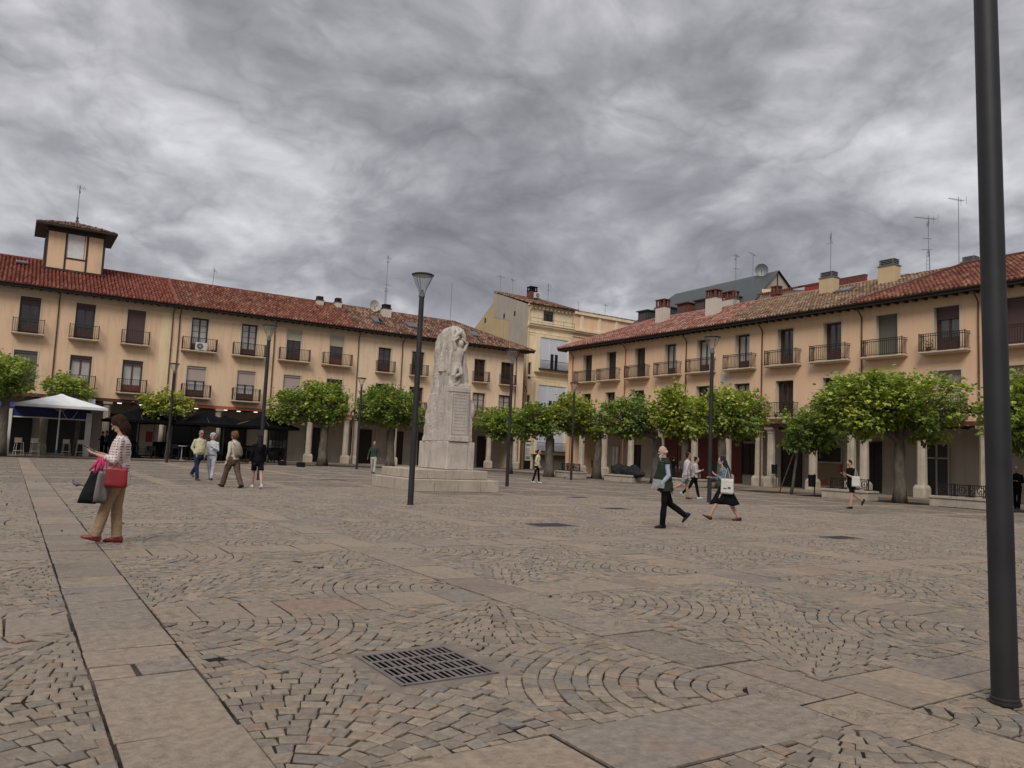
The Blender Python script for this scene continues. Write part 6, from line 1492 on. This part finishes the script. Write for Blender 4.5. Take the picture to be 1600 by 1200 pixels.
phone('phone held by the woman in the dotted jumper', w1, (a_+b_)/2+Vector((0, .02, .035)), -1.0)
def bag(label, cat, d, top, w, dep, h, m_, hm, strap=.16, tilt=0, flare=.8, az=0, name='handbag', along='y'):
    """soft bag hanging from `top` (person coordinates); wide side along y"""
    t = thing(name, label, cat, W_(d, top), d['rot']+az); b = MB(); n = 20; rs = []
    for q in range(8):
        f = q/7; z = -strap-h*(1-f); ww = w/2*(1-(1-flare)*f)*(.96 if q == 0 else 1); dd = dep/2*(1-.55*f)*(.9 if q == 0 else 1)
        rs.append([((dd*(abs(cos(a))**.5)*(1 if cos(a) > 0 else -1))+tilt*(z+strap)*0, ww*(abs(sin(a))**.5)*(1 if sin(a) > 0 else -1)+tilt*(-z-strap), z+.012*sin(3*a+q)) for a in [2*pi*k/n for k in range(n)]])
    b.rings(rs); o = b.build('bag_body', m_, t, smooth=True)
    b = MB()
    for sx in (-1, 1): b.tube([(sx*dep*.2, -w*.22*flare, -strap-.01), (sx*dep*.12, -w*.12*flare, -strap*.4), (0, 0, .012), (sx*dep*.12, w*.12*flare, -strap*.4), (sx*dep*.2, w*.22*flare, -strap-.01)], .009, 6)
    b.build('handles', hm, t); return t
red = mat('red_bag_leather', (.24, .008, .012), .4, fn=mottled((.26, .009, .014), (.18, .006, .01), 6, bscale=20, bstr=.3, obj=True)); pink = mat('pink_fabric', (.48, .015, .12), .7); 
sh, e, w, f, sd = w1['hands'][0]; arm = lambda k: e.lerp(w, k)+Vector((-.02, 0, -.04))
bag('red handbag hanging from the forearm of the woman in the dotted jumper', 'handbag', w1, arm(.0)+Vector((-.07, -.05, .02)), .27, .11, .25, red, red, .06, 0, .94)
bag('grey shopping bag between the red handbag and the black shopping bag', 'shopping bag', w1, arm(.5)+Vector((-.03, 0, .02)), .17, .10, .42, mat('grey_bag', (.12, .105, .105), .5, fn=mottled((.2, .18, .18), (.06, .05, .05), 7, bstr=0, streak=(1, 1, .2), obj=True)), pink, .14, .06, .8, name='shopping_bag')
bag('black shopping bag with bright pink handles held by the woman in the dotted jumper', 'shopping bag', w1, arm(.8)+Vector((-.03, .02, -.0)), .25, .11, .40, mat('black_bag', (.006, .006, .007), .75, spec=.1, fn=mottled((.006, .006, .007), (.014, .014, .016), 5, bscale=10, bstr=.6, bdist=.03, obj=True)), pink, .17, .20, .6, name='shopping_bag')
b = MB(); tt = thing('scarf', 'bright pink scarf hanging over the bag handles of the woman in the dotted jumper', 'scarf', W_(w1, arm(.75)+Vector((-.05, .0, .02))), w1['rot'])
for k, (dy, dl) in enumerate(((-.04, .16), (.0, .20), (.05, .17))): b.tube([(-.02, dy*.3, .0), (-.03, dy, -dl*.5), (-.02, dy*1.6-.02+.06, -dl)], [.014, .020, .010], 7)
b.build('cloth', pink, tt, smooth=True)

# 2-5 four walkers at the left
d = person('man in pale yellow shirt and jeans walking beside the white haired woman', (5.75, 29.3), (.75, -.62), 1.73, ((-30, 12), (12, 4)), 3, (POCK, POCK), cloth('pale_yellow_shirt', (.55, .52, .33)), cloth('blue_denim', (.022, .040, .085)), (shbr, 'low'), ('short', hg), belly=.07, skin='skin_tan', toe=(-30, 0), vox=.013, wide=1.08, hp=(0, 14), beard=None)
b = MB(); b.box(-.065, .065, .088, .10, .005, .035); o = b.build('sunglasses', M['black'], None, W_(d, d['HP'](0, 0, 0)), d['rot']); tag(o, 'dark sunglasses on the man in the pale yellow shirt', 'sunglasses')
person('white haired woman in navy and white top and white trousers', (6.27, 29.6), (.05, -1), 1.64, ((8, 3), (-6, 16)), 1, (FWD, DOWN), cloth('navy_white_top', (.50, .50, .53), (.45, .45, .48), pat=('band', (.04, .04, .075, .95, 1.22), 1)), cloth('white_trousers', (.52, .54, .60)), (shbr, 'low'), ('curly', hw), belly=.06, vox=.013, hp=(18, 6), toe=(0, -18), wide=1.06)
d = person('curly haired woman in cream jacket with a beige backpack', (5.92, 24.9), (-.86, .42), 1.74, ((24, 4), (-16, 14)), 2, (DOWN, ((.1, .1, -1), (.05, .3, -1))), cloth('cream_jacket', (.58, .54, .44)), cloth('brown_trousers', (.125, .088, .065)), (shb, 'low'), ('curly', hl), vox=.012, toe=(16, -18), loose=1.22, hem=-.10)
t = thing('backpack', 'beige backpack on the back of the curly haired woman', 'backpack', d['M'].to_translation(), d['rot']); b = MB(); bgm = mat('beige_canvas', (.24, .19, .14), .85, fn=mottled((.26, .205, .15), (.19, .15, .11), 6, bstr=.3, obj=True))
b.rings([[d['T'](w*cos(a), -.19+dd*sin(a), z) for a in [2*pi*k/14 for k in range(14)]] for z, w, dd in ((.08, .10, .05), (.12, .14, .09), (.25, .145, .095), (.36, .12, .08), (.43, .07, .05), (.45, .02, .02))]); b.build('pack', bgm, t, smooth=True)
b = MB()
for s_ in (-1, 1): b.tube([d['T'](s_*.10, -.14, .42), d['T'](s_*.12, -.02, .57), d['T'](s_*.12, .12, .5), d['T'](s_*.13, .12, .34), d['T'](s_*.14, -.08, .16)], .016, 6)
b.build('straps', bgm, t); b = MB(); b.rings([[d['T'](w*cos(a), -.285+.02*sin(a), z) for a in [2*pi*k/10 for k in range(10)]] for z, w in ((.12, .07), (.16, .09), (.24, .085))]); b.build('pocket', bgm, t)
for o in t.children: o.scale = (1.74/1.75,)*3
person('long haired girl in black jacket and shorts with white trainers', (6.62, 24.7), (-.55, .83), 1.66, ((18, 4), (-16, 12)), 1, (DOWN, DOWN), blk, blk, (shw, 'low'), ('long', hk), vox=.012, kind='shorts', toe=(8, -16), hem=-.12, wide=1.06)
person('man in dark green shirt and pale trousers walking towards the camera left of the monument', (17.2, 40.5), (.05, -1), 1.74, ((10, 2), (-8, 14)), 1, (((.3, .0, -1), (.25, .1, -1)), ((.3, 0, -1), (.1, .2, -1))), cloth('dark_green_shirt', (.045, .06, .048)), cloth('stone_trousers', (.48, .45, .38)), (shb, 'low'), ('fringe', hg), vox=.014, wide=1.1, skin='skin_tan')
d = person('man in cream hoodie and black trousers with hands in his pockets', (22.75, 32.5), (.80, -.25), 1.66, ((9, 2), (-9, 10)), 4, (POCK, POCK), cloth('cream_hoodie', (.60, .54, .38)), blk, (shw, 'low'), ('short', hk), vox=.014, loose=.86, vest=None, wide=1.05)
# 8 bearded old man
d = person('bald bearded old man in dark green vest and light blue shirt', (11.72, 12.0), (-.99, -.10), 1.66, ((5, 1), (-20, 38)), 3, (((.12, -.10, -1), (-.15, .55, -.75)), ((.12, .0, -1), (-.12, .55, -.7))), cloth('light_blue_shirt', (.34, .38, .43), (.28, .32, .37)), blk, (shb, 'low'), ('fringe', hw), belly=.08, hp=(0, 12), vox=.0085, beard=hw, vest=cloth('dark_green_quilt', (.022, .030, .022), (.030, .040, .030)), wide=1.05, toe=(0, -48), hem=-.10)
p = mid_hand(d, 0, .07); t = thing('folder', 'grey folder held at the waist by the bearded old man', 'folder', W_(d, p+Vector((-.03, .03, .07))), d['rot']); b = MB(); b.bbox(-.012, .012, -.13, .13, -.08, .09, .004, Matrix.Rotation(.12, 4, 'X')); b.build('cover', cloth('grey_folder', (.30, .32, .33)), t); b = MB(); b.box(-.013, -.0121, -.1, .1, -.05, -.045); b.build('flap_line', M['zinc'], t)
# 9 woman in headscarf
d = person('woman in dark headscarf, denim jacket and long black skirt striding left', (15.12, 13.38), (-.99, .06), 1.62, ((32, 8), (-24, 6)), 5, (((.1, .1, -1), (-.5, .7, .5)), ((.1, .2, -1), (-.3, .9, .2))), cloth('denim_jacket', (.14, .17, .19), (.22, .26, .28), pat=('blotch', (.10, .125, .14), 16)), blk, (mat('dark_red_shoe', (.045, .012, .012), .5), 'low'), ('veil', cloth('navy_scarf', (.022, .026, .040))), vox=.009, kind='skirt', hemz=.43, toe=(28, 0), hem=-.02, hp=(0, 6))
tote = lambda lab, dd, top, w=.36, h=.38: bag(lab, 'tote bag', dd, top, w, .07, h, cloth('white_tote', (.56, .54, .50), (.50, .48, .44)), cloth('tote_strap', (.5, .48, .44)), .26, 0, .92, name='tote_bag')
sh, e, w, f, sd = d['hands'][0]; t = tote('white tote bag with small black print carried by the woman in the headscarf', d, sh+Vector((-.06, -.05, .04)), .32, .36)
b = MB(); b.v, b.f = [], []; q = Matrix.Identity(4)
b.rings([[(-.0365-x0, y*1.0, -.50+z*1.0) for y, z in ((-.07, 0), (-.055, 0), (-.05, .02), (-.03, .02), (-.025, 0), (-.012, 0), (-.01, .03), (.0, .045), (-.012, .052), (-.03, .042), (-.065, .045), (-.075, .025))] for x0 in (0, .006)]); b.build('black_print', M['black'], t)
b = MB()
for k in range(5): b.box(-.0425, -.0355, .02+k*.018, .032+k*.018, -.50, -.48+.006*(k % 2))
b.build('small_letters', M['black'], t)
# 10-11 two girls
person('brown haired girl in white shirt and denim shorts walking right', (21.75, 21.15), (.97, .1), 1.72, ((8, 2), (-32, 30)), 4, (((.12, .1, -1), (.0, .5, -1)), BACK), cloth('pale_shirt', (.50, .45, .47)), cloth('pale_denim', (.20, .23, .28)), (shbr, 'low'), ('bun', hb), vox=.012, kind='shorts', toe=(0, -55), hem=-.16, skin='skin_tan')
person('girl in white shirt and black leggings walking beside the girl in shorts', (22.35, 21.3), (.95, -.2), 1.58, ((14, 2), (-26, 20)), 3, (FWD, FWD), cloth('rosy_white_shirt', (.50, .43, .42)), blk, (shw, 'low'), ('bun', hk), vox=.012, kind='leggings', toe=(10, -40), hp=(0, 14), hem=-.08)
# 12 girl with phone
d = person('dark haired woman in black top and shorts looking at her phone, tote bag on shoulder', (25.45, 16.7), (-.97, -.15), 1.68, ((6, 2), (-18, 42)), 2, (((.1, .1, -1), (-.35, .9, .45)), ((.1, .1, -1), (-.35, .9, .5))), blk, blk, (shb, 'low'), ('short', hk), sleeves='half', kind='shorts', vox=.012, hp=(0, 28), toe=(0, -60), hem=-.1)
sh, e, w, f, sd = d['hands'][0]; tote('plain white tote bag on the shoulder of the woman looking at her phone', d, sh+Vector((-.07, -.04, .03)), .32, .36); phone('phone held by the woman in black with the white tote', d, (mid_hand(d, 0)+mid_hand(d, 1))/2+Vector((0, .02, .03)), -1.0)
person('man in black with folded arms standing at the right edge by the arcade', (36.6, 16.2), (-.75, -.66), 1.78, ((2, 0), (-3, 2)), 0, (CROSS, CROSS), blk, blk, (shb, 'low'), ('short', hg), vox=.013, wide=1.12, skin='skin_tan', grp='people standing under the arcades')
for lab, x, y, hd, H, tp, hr in (('person in black by the right post of the blue shelter', 5.5, 60.6, (-.9, -.3), 1.7, blk, hk), ('person in teal shirt by the column behind the blue shelter', 5.85, 61.6, (-.8, -.5), 1.76, cloth('teal_shirt', (.10, .15, .15)), hk)):
    person(lab, (x, y), hd, H, ((4, 2), (-4, 4)), 2, (FWD, DOWN), tp, blk, (shb, 'low'), ('short', hr), vox=.018, grp='people standing under the arcades')
for lab, x, y, hd, tp, bt, kd, hr in (('pale armed person in black in front of the red shopfront', 38.2, 38.4, (.6, .6), blk, blk, 'trousers', hk), ('person in grey shirt in front of the red shopfront', 38.3, 37.6, (-.4, -.8), cloth('grey_shirt', (.16, .17, .19)), cloth('grey_jeans', (.06, .07, .09)), 'trousers', hg), ('person with dark rucksack beside the person in the grey shirt', 38.2, 37.0, (-.8, -.3), cloth('slate_shirt', (.07, .09, .12)), blk, 'trousers', hk)):
    person(lab, (x, y), hd, 1.68, ((4, 2), (-4, 4)), 2, (FWD, DOWN), tp, bt, (shb, 'low'), ('short', hr), vox=.016, kind=kd, sleeves='half', grp='people standing under the arcades')
